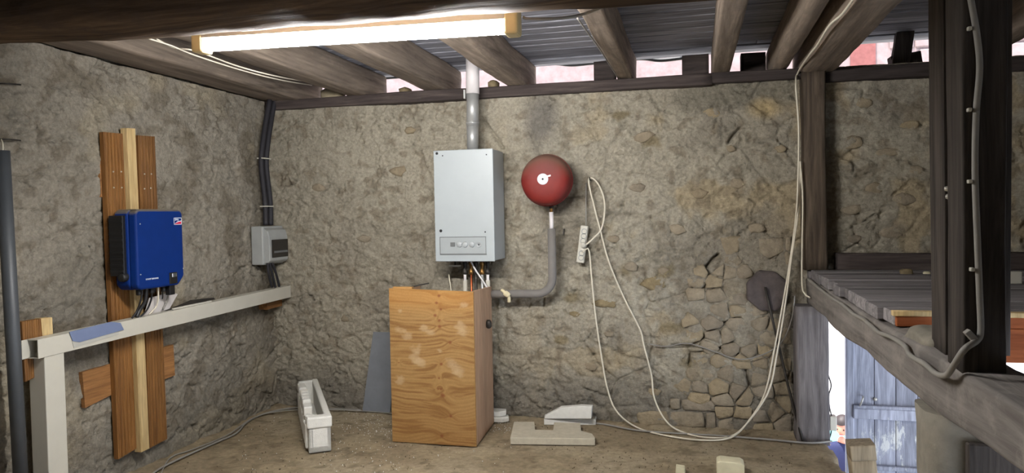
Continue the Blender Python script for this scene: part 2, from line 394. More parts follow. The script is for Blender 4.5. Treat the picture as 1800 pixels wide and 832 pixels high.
colr = blend(colr, (140, 132, 119), sst(.56, .72, fbm(U, V, 2.4, 4, 13))*.6)
colr = blend(colr, (126, 114, 96), sst(.60, .74, fine)*.55)
colr = blend(colr, (122, 116, 106), sst(.42, .12, V+.18*(med-.5))*.75)           # damp grey foot of the wall
colr = blend(colr, (128, 123, 115), sst(.22, .05, np.hypot((U-wp(950, 215)[0])*1.4, (V-wp(950, 215)[1])*.8)+.14*(med-.5))*.9)   # cement patches
x0, z0 = wp(1190, 215)
colr = blend(colr, (132, 126, 112), sst(-.05, .06, U-x0+.2*(med-.5))*sst(0, .09, V-z0+.22*(med-.5)-.10*(U-x0))*sst(.75, .6, U)*.9)
x0, z0 = wp(1345, 190)
colr = blend(colr, (184, 163, 124), sst(.16, .04, np.hypot(U-x0, (V-z0)*1.6)+.1*(med-.5))*.9)
for (px, py, r) in [(1100, 478, .10), (1165, 480, .09), (1210, 640, .08), (1010, 525, .09), (1180, 575, .1), (985, 600, .07), (1090, 205, .06), (1150, 250, .08)]:
    x0, z0 = wp(px, py); colr = blend(colr, (128, 113, 80), sst(r, r*.2, np.hypot(U-x0, (V-z0)*1.5)+.16*(fine-.5))*.7)
colr = blend(colr, (116, 106, 90), zone*.3)
keep = ~((U > .765) & (V < 1.02))
wall_back = struct(field_mesh('wall_back', 'plaster', us, vs, lambda u, v, h: (u, D-h, v), h, colr,
    boxes((-3.6, .775, D+.06, D+.40, -.3, 2.33), (.80, 2.7, D+.06, D+.40, 1.02, 2.33), (.70, .775, D+.02, D+.38, -.3, 1.04)), keep))

us2 = np.arange(-1.25, 5.03, STEP*1.05); U, V = np.meshgrid(us2, vs, indexing='ij')
h2, mk, cr = relief(U+11.7, V+3.3, 3)
h2 *= 1.1
big = fbm(U+4, V, 1.1, 4, 2); med = fbm(U+4, V, 4.5, 4, 3); fine = fbm(U+4, V, 15, 3, 4)
colr = L3((158, 150, 136))*(1-sst(.4, .62, big))[..., None]+L3((140, 133, 120))*sst(.4, .62, big)[..., None]
colr = blend(colr, (118, 108, 92), sst(.54, .7, med)*.6); colr = blend(colr, (114, 103, 87), sst(.6, .74, fine)*.55)
colr = blend(colr, (176, 164, 140), sst(.55, .7, fbm(U, V, 3, 3, 8))*.5)
colr = blend(colr, (120, 114, 102), sst(.40, .1, V+.18*(med-.5))*.5)
wall_left = struct(field_mesh('wall_left', 'plaster', us2, vs, lambda u, v, h: (L+h, u, v), h2, colr, boxes((L-.45, L-.08, -1.3, D+.4, -.3, 2.5))))

def poly_stone(poly, y_front, seed, mat='stone', parent=None, name='stone'):
    """poly: CCW list of (x, z) in the wall plane"""
    rnd = random.Random(seed); c = Vector((sum(p[0] for p in poly)/len(poly), sum(p[1] for p in poly)/len(poly))); ring = []
    for i in range(len(poly)):
        a = Vector(poly[i]); b = Vector(poly[(i+1) % len(poly)]); n = 2 if (b-a).length > .05 else 1
        for k in range(n): ring.append(a.lerp(b, (k+.12)/n)+Vector((rnd.uniform(-.004, .004), rnd.uniform(-.004, .004))))
    k = len(ring); vs = []; tilt = Vector((rnd.uniform(-.05, .05), rnd.uniform(-.06, .06)))
    for s, dy in ((1, .06), (1, .008), (.90, .0015), (.55, 0)):
        for p in ring:
            q = c+(p-c)*s; vs.append((q.x, y_front+dy+(q-c).dot(tilt)+rnd.uniform(-.0025, .0025), q.y))
    vs.append((c.x, y_front-.002, c.y))
    fs = [(i*k+j, i*k+(j+1) % k, (i+1)*k+(j+1) % k, (i+1)*k+j) for i in range(3) for j in range(k)]+[(3*k+j, 3*k+(j+1) % k, 4*k) for j in range(k)]
    return MB().add(vs, fs, True).build(name, mat, parent)
def clip(poly, n, d):
    out = []
    for i in range(len(poly)):
        a, b = poly[i], poly[(i+1) % len(poly)]; da = a[0]*n[0]+a[1]*n[1]-d; db = b[0]*n[0]+b[1]*n[1]-d
        if da <= 0: out.append(a)
        if da*db < 0: t = da/(da-db); out.append((a[0]+(b[0]-a[0])*t, a[1]+(b[1]-a[1])*t))
    return out
# rubble stones laid bare in the lower right of the back wall
bricks = [((1178, 701), (1196, 720)), ((1198, 702), (1256, 723)), ((1178, 723), (1238, 752)), ((1241, 725), (1259, 755)), ((1120, 722), (1175, 750))]
brect = []
for a, b in bricks:
    p, q = wp(*a), wp(*b); brect.append((p[0], q[0], q[1], p[1]))
rnd = random.Random(21); pts = []; r = 0; z = .03
while z < 1.24:
    x = -.20+(r % 2)*.05
    while x < .64:
        wdt = rnd.uniform(.07, .17); pts.append((x+wdt/2+rnd.uniform(-.015, .015), z+rnd.uniform(-.022, .022))); x += wdt
    z += rnd.uniform(.065, .095); r += 1
dc = onY(1349, 512, D)
for i, p in enumerate(pts):
    if any(x0-.02 < p[0] < x1+.02 and z0-.02 < p[1] < z1+.02 for x0, x1, z0, z1 in brect): continue
    if math.hypot(p[0]-dc.x, p[1]-dc.z) < .15: continue
    if p[0] < .02 and rnd.random() < .45+(.02-p[0])*2: continue
    if p[1] > 1.0 and rnd.random() < .5: continue
    if rnd.random() < .10: continue
    poly = [(p[0]-.14, p[1]-.09), (p[0]+.14, p[1]-.09), (p[0]+.14, p[1]+.09), (p[0]-.14, p[1]+.09)]
    for j, q in enumerate(pts):
        if j != i and abs(q[0]-p[0]) < .4 and abs(q[1]-p[1]) < .3:
            n = (q[0]-p[0], q[1]-p[1]); l = math.hypot(*n); n = (n[0]/l, n[1]/l)
            poly = clip(poly, n, n[0]*(p[0]+q[0])/2+n[1]*(p[1]+q[1])/2-.0042)
    poly = clip(poly, (1, 0), .60)
    if len(poly) >= 3: poly_stone(poly, D-.012-rnd.uniform(-.012, .004), i, parent=wall_back)
for i, (x0, x1, z0, z1) in enumerate(brect): poly_stone([(x0, z0), (x1, z0), (x1, z1), (x0, z1)], D-.012, 900+i, parent=wall_back, name='brick')
# single stones showing through the plaster
def ell(px, py, wpx, hpx, seed, mat='stone', y=None):
    rn = random.Random(seed); c = wp(px, py); n = rn.choice((6, 7, 9)); a = wpx/257/2; b = hpx/257/2; ph = rn.uniform(0, 1)
    poly = [(c[0]+a*math.cos(2*math.pi*(k+ph)/n)*rn.uniform(.7, 1.25), c[1]+b*math.sin(2*math.pi*(k+ph)/n)*rn.uniform(.75, 1.3)) for k in range(n)]
    poly_stone(poly, (y or D-.012+rn.uniform(-.006, .006)), seed, mat, wall_back)
for i, q in enumerate([(1132, 240, 34, 20), (1150, 499, 44, 22, 1), (1064, 534, 42, 16, 1), (1166, 478, 24, 16), (1110, 470, 26, 18), (1072, 588, 22, 12), (1010, 552, 18, 10, 1),
                       (1038, 645, 26, 14), (1150, 690, 30, 16), (1286, 262, 22, 14), (1372, 262, 18, 12), (1296, 322, 30, 18), (1230, 340, 34, 16), (1120, 330, 30, 16), (1190, 402, 34, 18),
                       (1330, 400, 30, 18), (700, 300, 34, 18), (640, 420, 30, 14), (560, 330, 28, 16), (720, 230, 24, 14), (1080, 420, 26, 14), (610, 560, 30, 16), (1250, 200, 30, 18),
                       (1500, 250, 40, 20), (1560, 268, 36, 18), (1600, 220, 34, 18), (1540, 330, 34, 20), (1500, 370, 36, 20), (1590, 350, 34, 20), (1610, 300, 30, 16), (1520, 180, 30, 16), (1570, 410, 34, 18), (1500, 420, 30, 16)]):
    ell(q[0], q[1], q[2], q[3], 300+i, 'old_brown_stone' if len(q) > 4 else 'stone', D-.003 if q[0] > 1460 else (D-.005 if len(q) > 4 else D-.009))

for nm, b in (('wall_right', (2.62, 2.9, -1.3, D+.4, .8, 2.6)), ('wall_rear', (L-.4, 2.9, -1.6, -1.25, -.25, 2.6))):  # unseen walls, shaped open at the bottom so daylight reaches the door
    struct(MB().box(*b).build(nm, 'mortar'))

# ------------------------------------------------------------------ floor
us3 = np.arange(L-.1, .86, .02); vs3 = np.arange(-1.25, D+.05, .02); U, V = np.meshgrid(us3, vs3, indexing='ij')
hf = .016*(fbm(U, V, 2, 4, 5)-.5)+.010*(fbm(U, V, 11, 4, 6)-.5)+.03*sst(.12, 0, np.abs(D-V))*fbm(U, V, 9, 3, 2)+.03*sst(.12, 0, np.abs(V*0+U-L))*fbm(U, V, 9, 3, 3)-.005
hf -= .02*sst(.74, .84, U)
a = fbm(U, V, 2.2, 4, 1); b = fbm(U, V, 16, 4, 7)
colr = L3((147, 134, 112))*(1-sst(.4, .62, a))[..., None]+L3((133, 119, 97))*sst(.4, .62, a)[..., None]
colr = blend(colr, (100, 86, 66), sst(.56, .7, b)*.6); colr = blend(colr, (156, 142, 116), sst(.58, .72, fbm(U, V, 6, 4, 9))*.5)
edge = .80+.05*(fbm(V*0+1, V, 7, 3, 3)-.5)+.02*(fbm(V*0+4, V, 25, 2, 5)-.5)
floor = struct(field_mesh('floor', 'dirt_floor', us3, vs3, lambda u, v, h: (np.minimum(u, edge+.0*u), v, np.where(u > edge, h-.04-(u-edge)*2.2, h)), hf, colr,
    boxes((L-.4, .765, -1.6, D+.2, -.25, -.045))))
struct(MB().box(L-.4, 2.9, -1.6, D+.5, GROUND-.2, GROUND-.02).build('floor_lower', 'ground_gravel'))
struct(MB().box(L-.4, .70, 2.0, 2.25, GROUND-.02, -.25).build('wall_lower', 'mortar'))

# ------------------------------------------------------------------ ceiling boards
ceil = struct(MB().box(L-.4, 2.9, -1.6, 5.28, ZC+.035, ZC+.10).build('ceiling', 'plate_wood'))
rnd = random.Random(5); y = -1.2; k = 0
while y < 5.26:
    wd_ = rnd.uniform(.115, .16); cut = rnd.uniform(-.6, .6) if k % 3 == 0 else None
    for (x0, x1) in ([(L-.05, 2.62)] if cut is None else [(L-.05, cut), (cut+.004, 2.62)]):
        dz = rnd.uniform(-.006, .004)
        MB().box(x0, x1, y, min(y+wd_-rnd.uniform(.011, .018), 5.30), ZC+dz, ZC+.036).build('board', 'board_wood', ceil, bev=.003, seg=1)
    y += wd_; k += 1

# joists
jl = [(-3.16, -2.86, 'dark purplish joist lying along the top of the left stone wall'), (-2.49, -2.31, 'thick grey joist left of the gap with a small square stone, before the flue'),
      (-1.87, -1.70, 'grey ceiling joist beside the white top of the flue pipe'), (-1.27, -1.12, 'ceiling joist above the red vessel and the right end of the lamp'),
      (-.50, -.39, 'slender bent ceiling joist with a thin cable hanging off its side'), (.12, .235, 'clean straight tan ceiling joist standing alone over the rubble wall'),
      (.475, .60, 'split round-edged joist next to the heavy beam carrying a white cable'), (1.60, 1.74, 'brown joist in the dark bay behind the tall dark post')]
for i, (x0, x1, lab) in enumerate(jl):
    o = timber('ceiling_joist', ((x0+x1)/2+(.015 if i == 4 else 0), 1.3, (ZJ+ZC)/2), ((x0+x1)/2, 5.24, (ZJ+ZC)/2), x1-x0, ZC-ZJ, 'joist_wood', rough=.012 if i != 5 else .005, seed=i, wane=(.9 if i == 6 else .25))
    tag(o, lab, 'joist', 'ceiling joists')
o = timber('tie_beam', (.755, 1.3, 2.43), (.76, 5.24, 2.425), .205, .24, 'joist_wood', rough=.012, seed=12, wane=.2)
tag(o, 'heavy dark beam resting on the post against the wall, white cable clipped along it', 'beam')
o = timber('main_beam', (L-.1, 1.955, 2.235), (2.6, 2.425, 2.235), .29, .27, 'beam_wood', rough=.02, seed=20, wane=.35)
tag(o, 'long dark rough-hewn main beam running above the lit lamp', 'beam')
# wall plate under the joist ends
struct(timber('trim_1', (L, D+.05, 2.312), (.12, D+.05, 2.306), .22, .075, 'plate_wood', rough=.012, seed=30))
struct(timber('trim_2', (.80, D+.05, 2.285), (2.6, D+.05, 2.285), .22, .085, 'plate_wood', rough=.015, seed=31))
struct(timber('trim_3', (.12, D+.05, 2.312), (.80, D+.05, 2.306), .22, .07, 'plate_wood', rough=.01, seed=32))
# blocking between joists over the plate
for (xa, xb, lab) in ((1045, 1082, 'dark wooden blocking beside the slender bent joist'), (1199, 1246, 'dark wooden blocking left of the straight tan joist'), (1302, 1345, 'black wooden block on the wall top right of the tan joist')):
    p, q = onY(xa, 125, D+.12), onY(xb, 125, D+.12)
    tag(timber('wood_block', (p.x, D+.13, 2.42), (q.x, D+.13, 2.42), .10, .16 if xa < 1300 else .13, 'plate_wood', rough=.01, seed=xa), lab, 'wood block')
# short timbers in the right-hand opening
o = timber('stub_post', onY(1577, 138, D+.1), onY(1590, 52, D+.1), .085, .10, 'dark_post_wood', seed=41); tag(o, 'short black stub post standing in the bright opening under the ceiling', 'post')
o = timber('wood_block', onY(1566, 122, D+.14), onY(1618, 112, D+.14), .1, .16, 'dark_post_wood', seed=42); tag(o, 'black block leaning against the stub post in the bright opening', 'wood block')
# loose stones on top of the wall
for i, (px, py, wx, hz, lab) in enumerate([(585, 152, .13, .055, 'rounded grey stone filling the leftmost gap on the wall top'), (713, 154, .055, .035, 'small square grey stone on the wall top between joists'),
                                      (868, 147, .05, .04, 'pointed dark stone on the wall top right of the flue')]):
    p = onY(px, py, D+.08); tag(lump('wall_top_stone', (p.x, p.y, 2.345+hz*.72), wx*.75, .06, hz, 'old_brown_stone' if i else 'mortar', seed=i+3), lab, 'stone', 'stones on the wall top')

# ------------------------------------------------------------------ right hand side: posts, edge beam, platform
tag(timber('wall_post', (.735, D-.06, 1.07), (.725, D-.06, 2.31), .135, .13, 'brown_post_wood', rough=.010, seed=50, upv=(0, 1, 0)), 'grey squared post against the wall above the platform', 'post')
tag(timber('ground_post', (.705, D-.10, -.02), (.70, D-.10, .845), .195, .16, 'grey_post_wood', rough=.010, seed=51, upv=(0, 1, 0)), 'thick pale post standing on the floor beside the bright doorway', 'post')
tag(timber('edge_beam', (.775, .9, .922), (.775, D-.02, .925), .17, .165, 'daubed_beam_wood', rough=.020, freq=4, seed=52, wane=.18), 'rough daubed beam along the platform edge above the doorway', 'beam')
tag(timber('platform_post', (.748, 2.228, .998), (.742, 2.225, 2.13), .105, .13, 'dark_post_wood', rough=.006, seed=53, upv=(0, 1, 0), wane=.12), 'tall dark post with a cable clipped to it, on the edge beam', 'post')
tag(timber('backing_plank', (.735, 2.42, 1.0), (.72, 2.40, 2.5), .05, .13, 'dark_post_wood', rough=.004, seed=54, upv=(0, 1, 0), wane=.1), 'dark plank standing close behind the tall cable post', 'plank')
tag(timber('backing_plank', (.898, 2.50, 1.0), (.888, 2.46, 2.5), .03, .10, 'dark_post_wood', rough=.004, seed=55, upv=(0, 1, 0), wane=.1), 'thin black plank at the far side of the tall cable post', 'plank')
tag(lump('mortar_lump', (.765, 2.60, 1.012), .080, .15, .045, 'pier_mortar', seed=9, rough=.12, sub=4), 'rounded lump of daub on the edge beam at the post foot', 'daub')
# pier
pr = thing('pier', 'rounded grey mortared pier carrying the edge beam over the stairwell', 'pier', (.86, 2.47, GROUND-.02))
timber('masonry', (.86, 2.47, GROUND-.02), (.86, 2.47, .83), .36, .22, 'pier_mortar', pr, rough=.03, freq=4, seed=60, upv=(0, 1, 0), wane=.5)
for kk in range(7): MB().box(.76, 1.15, 2.325, 2.352, -.10+kk*.125, .012+kk*.125).build('board', 'dark_post_wood', pr, bev=.004, seg=1)
# far platform
pf = thing('platform', 'raised grey plank platform against the wall beyond the tall dark post', 'platform', (1.7, 3.9, 1.0))
rnd = random.Random(8); y = 2.93; k = 0
while y < D-.06:
    wd_ = rnd.uniform(.14, .22); y1 = min(y+wd_-.006, D-.04); MB().box(.70+rnd.uniform(-.014, .012), 2.6, y, y1, 1.012, 1.066+rnd.uniform(-.006, .004)).build('plank', 'platform_wood', pf, bev=.004, seg=1); y += wd_
MB().box(.88, 2.6, 2.905, 2.93, .89, 1.011).build('fascia_board', 'red_board_wood', pf, bev=.003, seg=1)['label'] = 'red-brown board under the platform edge'
MB().box(.715, 2.6, 2.907, 2.929, 1.012, 1.052).build('edge_board', 'red_board_wood', pf, bev=.003, seg=1)
timber('nosing', (.705, 2.922, 1.06), (2.6, 2.922, 1.06), .035, .018, 'pale_batten', pf, rough=.002, seed=63)
for x in (1.3, 2.1): MB().box(x-.05, x+.05, 2.94, D-.02, .90, 1.011).build('bearer', 'platform_wood', pf, bev=.004, seg=1)
tag(timber('sill_beam', (.86, D-.05, 1.115), (2.6, D-.05, 1.115), .12, .105, 'plate_wood', rough=.012, seed=64), 'dark timber lying along the wall at the back of the platform', 'beam')
# near deck
nd = thing('near_deck', 'grey plank deck beside the edge beam in front of the tall post', 'platform', (1.6, 1.6, .98))
y = .9
while y < 2.12:
    wd_ = rnd.uniform(.10, .17); MB().box(.868+rnd.uniform(-.004, .04), 2.6, y, y+wd_-.012, .985+rnd.uniform(-.008, .006), 1.022+rnd.uniform(-.01, .008)).build('plank', 'platform_wood', nd, bev=.004, seg=1); y += wd_
for x in (1.2, 2.2): MB().box(x-.05, x+.05, .9, 2.12, .86, .985).build('bearer', 'platform_wood', nd, bev=.004, seg=1)
# log end in the wall with a slanting rod
p = onY(1349, 512, D-.035); oc = [(math.cos(math.radians(22.5+45*k))*.136*(1.0+.04*math.sin(k*2.3)), math.sin(math.radians(22.5+45*k))*.140*(1+.04*math.cos(k*3))) for k in range(8)]
o = MB().prism([(p.x+a, D-.045, p.z+b) for a, b in oc], (0, .075, 0)).build('log_end', 'log_end', None, bev=.014); tag(o, 'dark octagonal end of a log set in the rubble wall', 'log')
o = MB().tube([onY(1345, 505, D-.07), onY(1362, 580, D-.065), onY(1388, 690, D-.06), onZ(1411, 776, .012)], .008, 6).build('iron_rod', 'dark_metal'); tag(o, 'thin dark rod slanting from the log end to the floor', 'rod')
# bits on the platform
for i, (px, py, w_, mat, lab) in enumerate([(1593, 482, .025, 'old_brown_stone', 'brown stone lying on the platform'), (1629, 482, .014, 'pale_block', 'tiny pale pebble lying on the platform planks'), (1635, 470, .03, 'mortar', 'grey rubble piece at the back of the platform')]):
    q = onZ(px, py, 1.066); tag(lump('rubble_piece', (q.x, min(q.y, D-.16), 1.062+w_*.6), w_*1.4, w_, w_*.8, mat, seed=70+i), lab, 'rubble', 'rubble on the platform')
q = onZ(1783, 499, 1.066); o = MB().box(q.x-.035, q.x+.035, q.y, q.y+.03, 1.064, 1.125).build('white_block', 'white_plastic', bev=.004); tag(o, 'small white block on the platform right of the dark post', 'block')

# stairwell newel stub
a = onZ(1490, 832, 0)
nb = MB(); P0 = onY(1498, 783, 4.02); 
nw = thing('newel_stub', 'cut-off pale wooden post sticking up from the stairwell', 'post', (P0.x+.06, 4.08, -.9))
timber('shaft', (P0.x+.16, 4.08, -.9), (P0.x+.055, 4.08, P0.z-.075), .12, .12, 'newel_wood', nw, rough=.004, seed=80, upv=(0, 1, 0), wane=.1)
timber('cap_block', (P0.x+.058, 4.08, P0.z-.078), (P0.x+.05, 4.08, P0.z), .125, .125, 'newel_wood', nw, rough=.004, seg=6, seed=81, upv=(0, 1, 0), wane=.1)
# stairs going down
st = thing('stairs', 'wooden stair flight dropping from the loft edge to the doorway', 'stairs', (1.2, 3.4, GROUND))
for k in range(8):
    z = -.22*(k+1); x = .86+.0*k
    MB().box(.84, 1.55, 2.75+k*.22, 3.0+k*.22, z-.03, z).build('tread', 'platform_wood', st, bev=.004, seg=1)
for x in (.83, 1.56): MB().prism([(x, 2.75, -.15), (x, 2.75, -.42), (x, 4.6, -2.0), (x, 4.75, -1.8)], (.03, 0, 0)).build('stringer', 'platform_wood', st)

# ------------------------------------------------------------------ door and the outside
dr = struct(thing('door_1', 'weathered grey plank door leaf standing shut beside the bright gap', 'door', (1.45, 5.3, GROUND)))
del dr['category']
xs = onY(1487, 700, 5.3).x; zt = onY(1487, 590, 5.3).z; x = xs+.045
MB().box(xs+.01, xs+.70, 5.325, 5.34, GROUND+.03, zt-.02).build('backing', 'door_wood', dr)
for k in range(5):
    MB().box(x, x+.130, 5.30, 5.33, GROUND+.02, zt-.01+random.uniform(-.006, .006)).build('plank', 'door_wood', dr, bev=.004, seg=1); x += .133
MB().box(xs, xs+.05, 5.285, 5.34, GROUND+.02, zt+.01).build('stile', 'door_wood', dr, bev=.005, seg=1)
for (pa, hh) in ((716, .022), (728, .07), (822, .03)):
    z = onY(1520, pa, 5.27).z; MB().box(xs+.04, xs+.71, 5.265, 5.30, z-hh/2, z+hh/2).build('rail', 'door_wood', dr, bev=.004, seg=1)
hd = cable('door_handle', [onY(1517, 697, 5.29), onY(1517, 699, 5.25), onY(1515, 706, 5.24), onY(1512, 713, 5.26), onY(1512, 714, 5.29)], .006, 'nail_steel', dr); hd['label'] = 'pale metal door handle'
MB().lathe([(0, 0), (.012, .001), (.012, .012), (0, .012)], onY(1538, 702, 5.30), (0, -1, 0), 12).build('lock_plate', 'nail_steel', dr)
struct(MB().box(.60, .80, 5.2, 5.36, GROUND, 1.0).box(2.3, 2.6, 5.2, 5.36, GROUND, 1.0).box(.80, 2.6, 5.2, 5.36, .80, 1.02).build('door_2', 'door_wood', bev=.006))
# neighbouring house
nh = thing('neighbour_house', 'sunlit pinkish stone house wall seen through the gaps under the roof', 'building', (0, 11.2, GROUND))
MB().box(-14, 16, 11, 11.4, GROUND, 8).build('wall', 'exterior_stone', nh)
MB().box(-14, 16, 10.955, 11.0, GROUND, -1.5).build('plinth', 'teal_paint', nh)['label'] = 'pale teal painted band'
MB().box(-14, 16, 10.965, 11.0, -1.5, 1.4).build('white_band', 'flue_white', nh)['label'] = 'lower wall band with glare put into its white colour'  # white colour stands in for overexposed daylight in the door gap
q = onY(1517, 90, 10.98); MB().box(q.x-.16, q.x+.16, 10.975, 11.0, 1.4, 8).build('painted_strip', 'red_paint', nh)['label'] = 'faded red painted strip'
rnd = random.Random(3)
for r in range(5):
    x = 1.6-(r % 2)*.2
    while x < 5.4:
        w_ = rnd.uniform(.3, .6); MB().box(x, x+w_-.02, 10.96, 11.0, 3.1+r*.26, 3.1+r*.26+.24).build('stone', 'exterior_stone', nh, bev=.02, seg=1) if not (q.x-.2-w_ < x < q.x+.2) else None; x += w_
tag(struct(MB().box(-14, 16, 5.36, 30, GROUND-.2, GROUND).build('ground_outside', 'ground_gravel')), 'pale ground outside', 'ground'); 
# hose slung outside along the wall top
o = cable('black_hose', [onY(550, 150, 5.36), onY(620, 138, 5.36), onY(675, 137, 5.38), onY(740, 131, 5.38), onY(800, 122, 5.38), onY(850, 119, 5.38), onY(890, 121, 5.38), onY(965, 112, 5.38), onY(1005, 114, 5.38), onY(1040, 111, 5.38), onY(1122, 103, 5.38), onY(1160, 106, 5.38), onY(1200, 102, 5.38)], .014, 'cable_black')
tag(o, 'black hose slung outside behind the gaps under the ceiling', 'hose')

# ------------------------------------------------------------------ child outside the door
def skin_mesh(name, verts, edges, radii, mat, parent, root=0, sub=2):
    me = bpy.data.meshes.new(name); me.from_pydata([Vector(v) for v in verts], edges, []); o = obj(name, me, mat, parent)
    md = o.modifiers.new('skin', 'SKIN'); md.use_smooth_shade = True
    for i, r_ in enumerate(radii): me.skin_vertices[0].data[i].radius = (r_, r_) if not isinstance(r_, tuple) else r_
    me.skin_vertices[0].data[root].use_root = True
    s_ = o.modifiers.new('sub', 'SUBSURF'); s_.levels = sub; s_.render_levels = sub; return o
pc = onY(1476, 790, 8.0); bx_, by_ = pc.x, 8.0; G = GROUND
pe = thing('person', 'dark-haired person in a navy top bending over something pink outside', 'person', (bx_, by_, G))
def P(x, y, z): return (bx_+x, by_+y, G+z)
top = onY(1470, 728, 8.0).z-G     # height of the head top
s = top/1.25
V_ = [P(0, 0, .60*s), P(0, -.01, .74*s), P(.0, -.03, .88*s), P(.01, -.04, .97*s), P(.015, -.06, 1.04*s),
      P(-.13, -.03, .92*s), P(-.17, -.06, .74*s), P(-.09, -.20, .64*s), P(.13, -.03, .92*s), P(.18, -.06, .74*s), P(.12, -.20, .62*s),
      P(-.07, 0, .52*s), P(-.08, -.02, .28*s), P(-.08, .02, .06*s), P(-.08, -.09, .03*s), P(.07, 0, .52*s), P(.08, -.02, .28*s), P(.08, .02, .06*s), P(.08, -.09, .03*s)]
E_ = [(0, 1), (1, 2), (2, 3), (3, 4), (2, 5), (5, 6), (6, 7), (2, 8), (8, 9), (9, 10), (0, 11), (11, 12), (12, 13), (13, 14), (0, 15), (15, 16), (16, 17), (17, 18)]
R_ = [.09, .09, .095, .045, .04, .045, .038, .026, .045, .038, .026, .068, .05, .034, .03, .068, .05, .034, .03]
skin_mesh('body', V_, E_, R_, 'skin', pe)
skin_mesh('top', V_[:4]+[V_[5], V_[6], tuple(Vector(V_[6]).lerp(Vector(V_[7]), .75)), V_[8], V_[9], tuple(Vector(V_[9]).lerp(Vector(V_[10]), .75))], [(0, 1), (1, 2), (2, 3), (2, 4), (4, 5), (5, 6), (2, 7), (7, 8), (8, 9)],
          [.105, .105, .11, .05, .058, .05, .036, .058, .05, .036], 'shirt_navy', pe)
skin_mesh('trousers', [V_[0]]+V_[11:14]+V_[15:18], [(0, 1), (1, 2), (2, 3), (0, 4), (4, 5), (5, 6)], [.1, .08, .06, .05, .08, .06, .05], 'trousers_dark', pe)
def head():
    bm = bmesh.new(); bmesh.ops.create_uvsphere(bm, u_segments=28, v_segments=20, radius=1)
    for v in bm.verts:
        c = v.co; wz = 1.0-.20*max(0, -c.z); c.x *= .078*wz; c.z *= .105; c.y *= .092*(1-.1*max(0, -c.z/.105))
        f = math.exp(-((c.x/.014)**2+((c.z+.012)/.026)**2))
        if c.y < 0: c.y -= .020*f; c.y += .010*math.exp(-(((abs(c.x)-.030)/.016)**2+((c.z-.008)/.012)**2)); c.y -= .006*math.exp(-((c.x/.022)**2+((c.z+.048)/.008)**2))
    me = bpy.data.meshes.new('head'); [setattr(f, 'smooth', True) for f in bm.faces]; bm.to_mesh(me); bm.free(); return me
R = Matrix.Translation(P(.015, -.075, top-.10)) @ Matrix.Rotation(math.radians(-25), 4, 'Z') @ Matrix.Rotation(math.radians(22), 4, 'X')
def put(me, mat, par, name): me.transform(R); return obj(name, me, mat, par)
hd = put(head(), 'skin', pe, 'head')
bm = bmesh.new(); bmesh.ops.create_uvsphere(bm, u_segments=28, v_segments=18, radius=1)
bmesh.ops.delete(bm, geom=[v for v in bm.verts if v.co.z < -.25 or (v.co.y < -.42 and v.co.z < .50)], context='VERTS')
for v in bm.verts: v.co = Vector((v.co.x*.088, v.co.y*.102+.004, v.co.z*.114+.004))*(1+.02*noise.noise(v.co*9))
me = bpy.data.meshes.new('hair'); [setattr(f, 'smooth', True) for f in bm.faces]; bm.to_mesh(me); bm.free(); put(me, 'hair', pe, 'hair')
for sx in (-1, 1):
    mb = MB().lathe([(0, -.006), (.008, -.003), (.009, 0), (.008, .003), (0, .006)], (sx*.030, -.080, .008), (0, -1, 0), 12); o = mb.build('eye', 'hair', pe); o.data.transform(R)
    mb = MB().lathe([(0, -.006), (.014, -.004), (.018, .002), (.010, .006), (0, .004)], (sx*.078, .006, -.006), (sx, -.2, 0), 12); o = mb.build('ear', 'skin', pe); o.data.transform(R)
mb = MB().tube([(-.02, -.088, -.046), (0, -.094, -.048), (.02, -.088, -.046)], .004, 6); o = mb.build('mouth', 'pink_toy', pe); o.data.transform(R)
for hx, src in ((-1, V_[7]), (1, V_[10])):      # hands closed round the pink thing
    b0 = Vector(src); vv = [b0, b0+Vector((-hx*.02, -.035, -.005))]; ee = [(0, 1)]; rr = [.020, .022]
    for k in range(4):
        r0 = b0+Vector((-hx*.025, -.045, .018-.012*k)); o_ = len(vv); vv += [r0, r0+Vector((-hx*.018, -.016-.002*k, -.002)), r0+Vector((-hx*.034, -.010, -.006))]; ee += [(1, o_), (o_, o_+1), (o_+1, o_+2)]; rr += [.008, .0075, .006]
    o_ = len(vv); vv += [b0+Vector((-hx*.012, -.018, .026)), b0+Vector((-hx*.034, -.024, .030))]; ee += [(0, o_), (o_, o_+1)]; rr += [.009, .0075]
    skin_mesh('hand', vv, ee, rr, 'skin', pe, sub=1)
c = (Vector(V_[7])+Vector(V_[10]))/2+Vector((0, -.07, 0))
tag(lump('pink_toy', c, .09, .035, .03, 'pink_toy', seed=4, rough=.1), 'small pink thing held by the person outside', 'toy')

# ------------------------------------------------------------------ lamp
YL = 2.44
a = onY(352, 82, YL); b = onY(905, 49, YL)
la = thing('fluorescent_lamp', 'long lit fluorescent batten lamp fixed under the main beam', 'lamp', ((a.x+b.x)/2, YL, 2.17))
ax = (b-a).normalized(); zv = Vector((0, 0, 1)); yv = Vector((0, 1, 0)); mid = (a+b)/2; hl = (b-a).length/2
MB().obox(mid+zv*.040, ax*(hl-.01), yv*.032, zv*.016).build('housing', 'white_plastic', la, bev=.004)
MB().tube([a+ax*.022-zv*.001, b-ax*.022-zv*.001], .019, 20).build('tube', 'lamp_tube', la)
for e, sg in ((a, 1), (b, -1)):
    c = e+ax*(.008*sg); MB().obox(c+zv*.018, ax*.026, yv*.034, zv*.046).build('end_cap', 'cream_plastic', la, bev=.010)
for t in (.2, .8): q = a.lerp(b, t); MB().box(q.x-.012, q.x+.012, YL-.20, YL+.018, q.z+.058, q.z+.072).build('bracket', 'dark_metal', la)
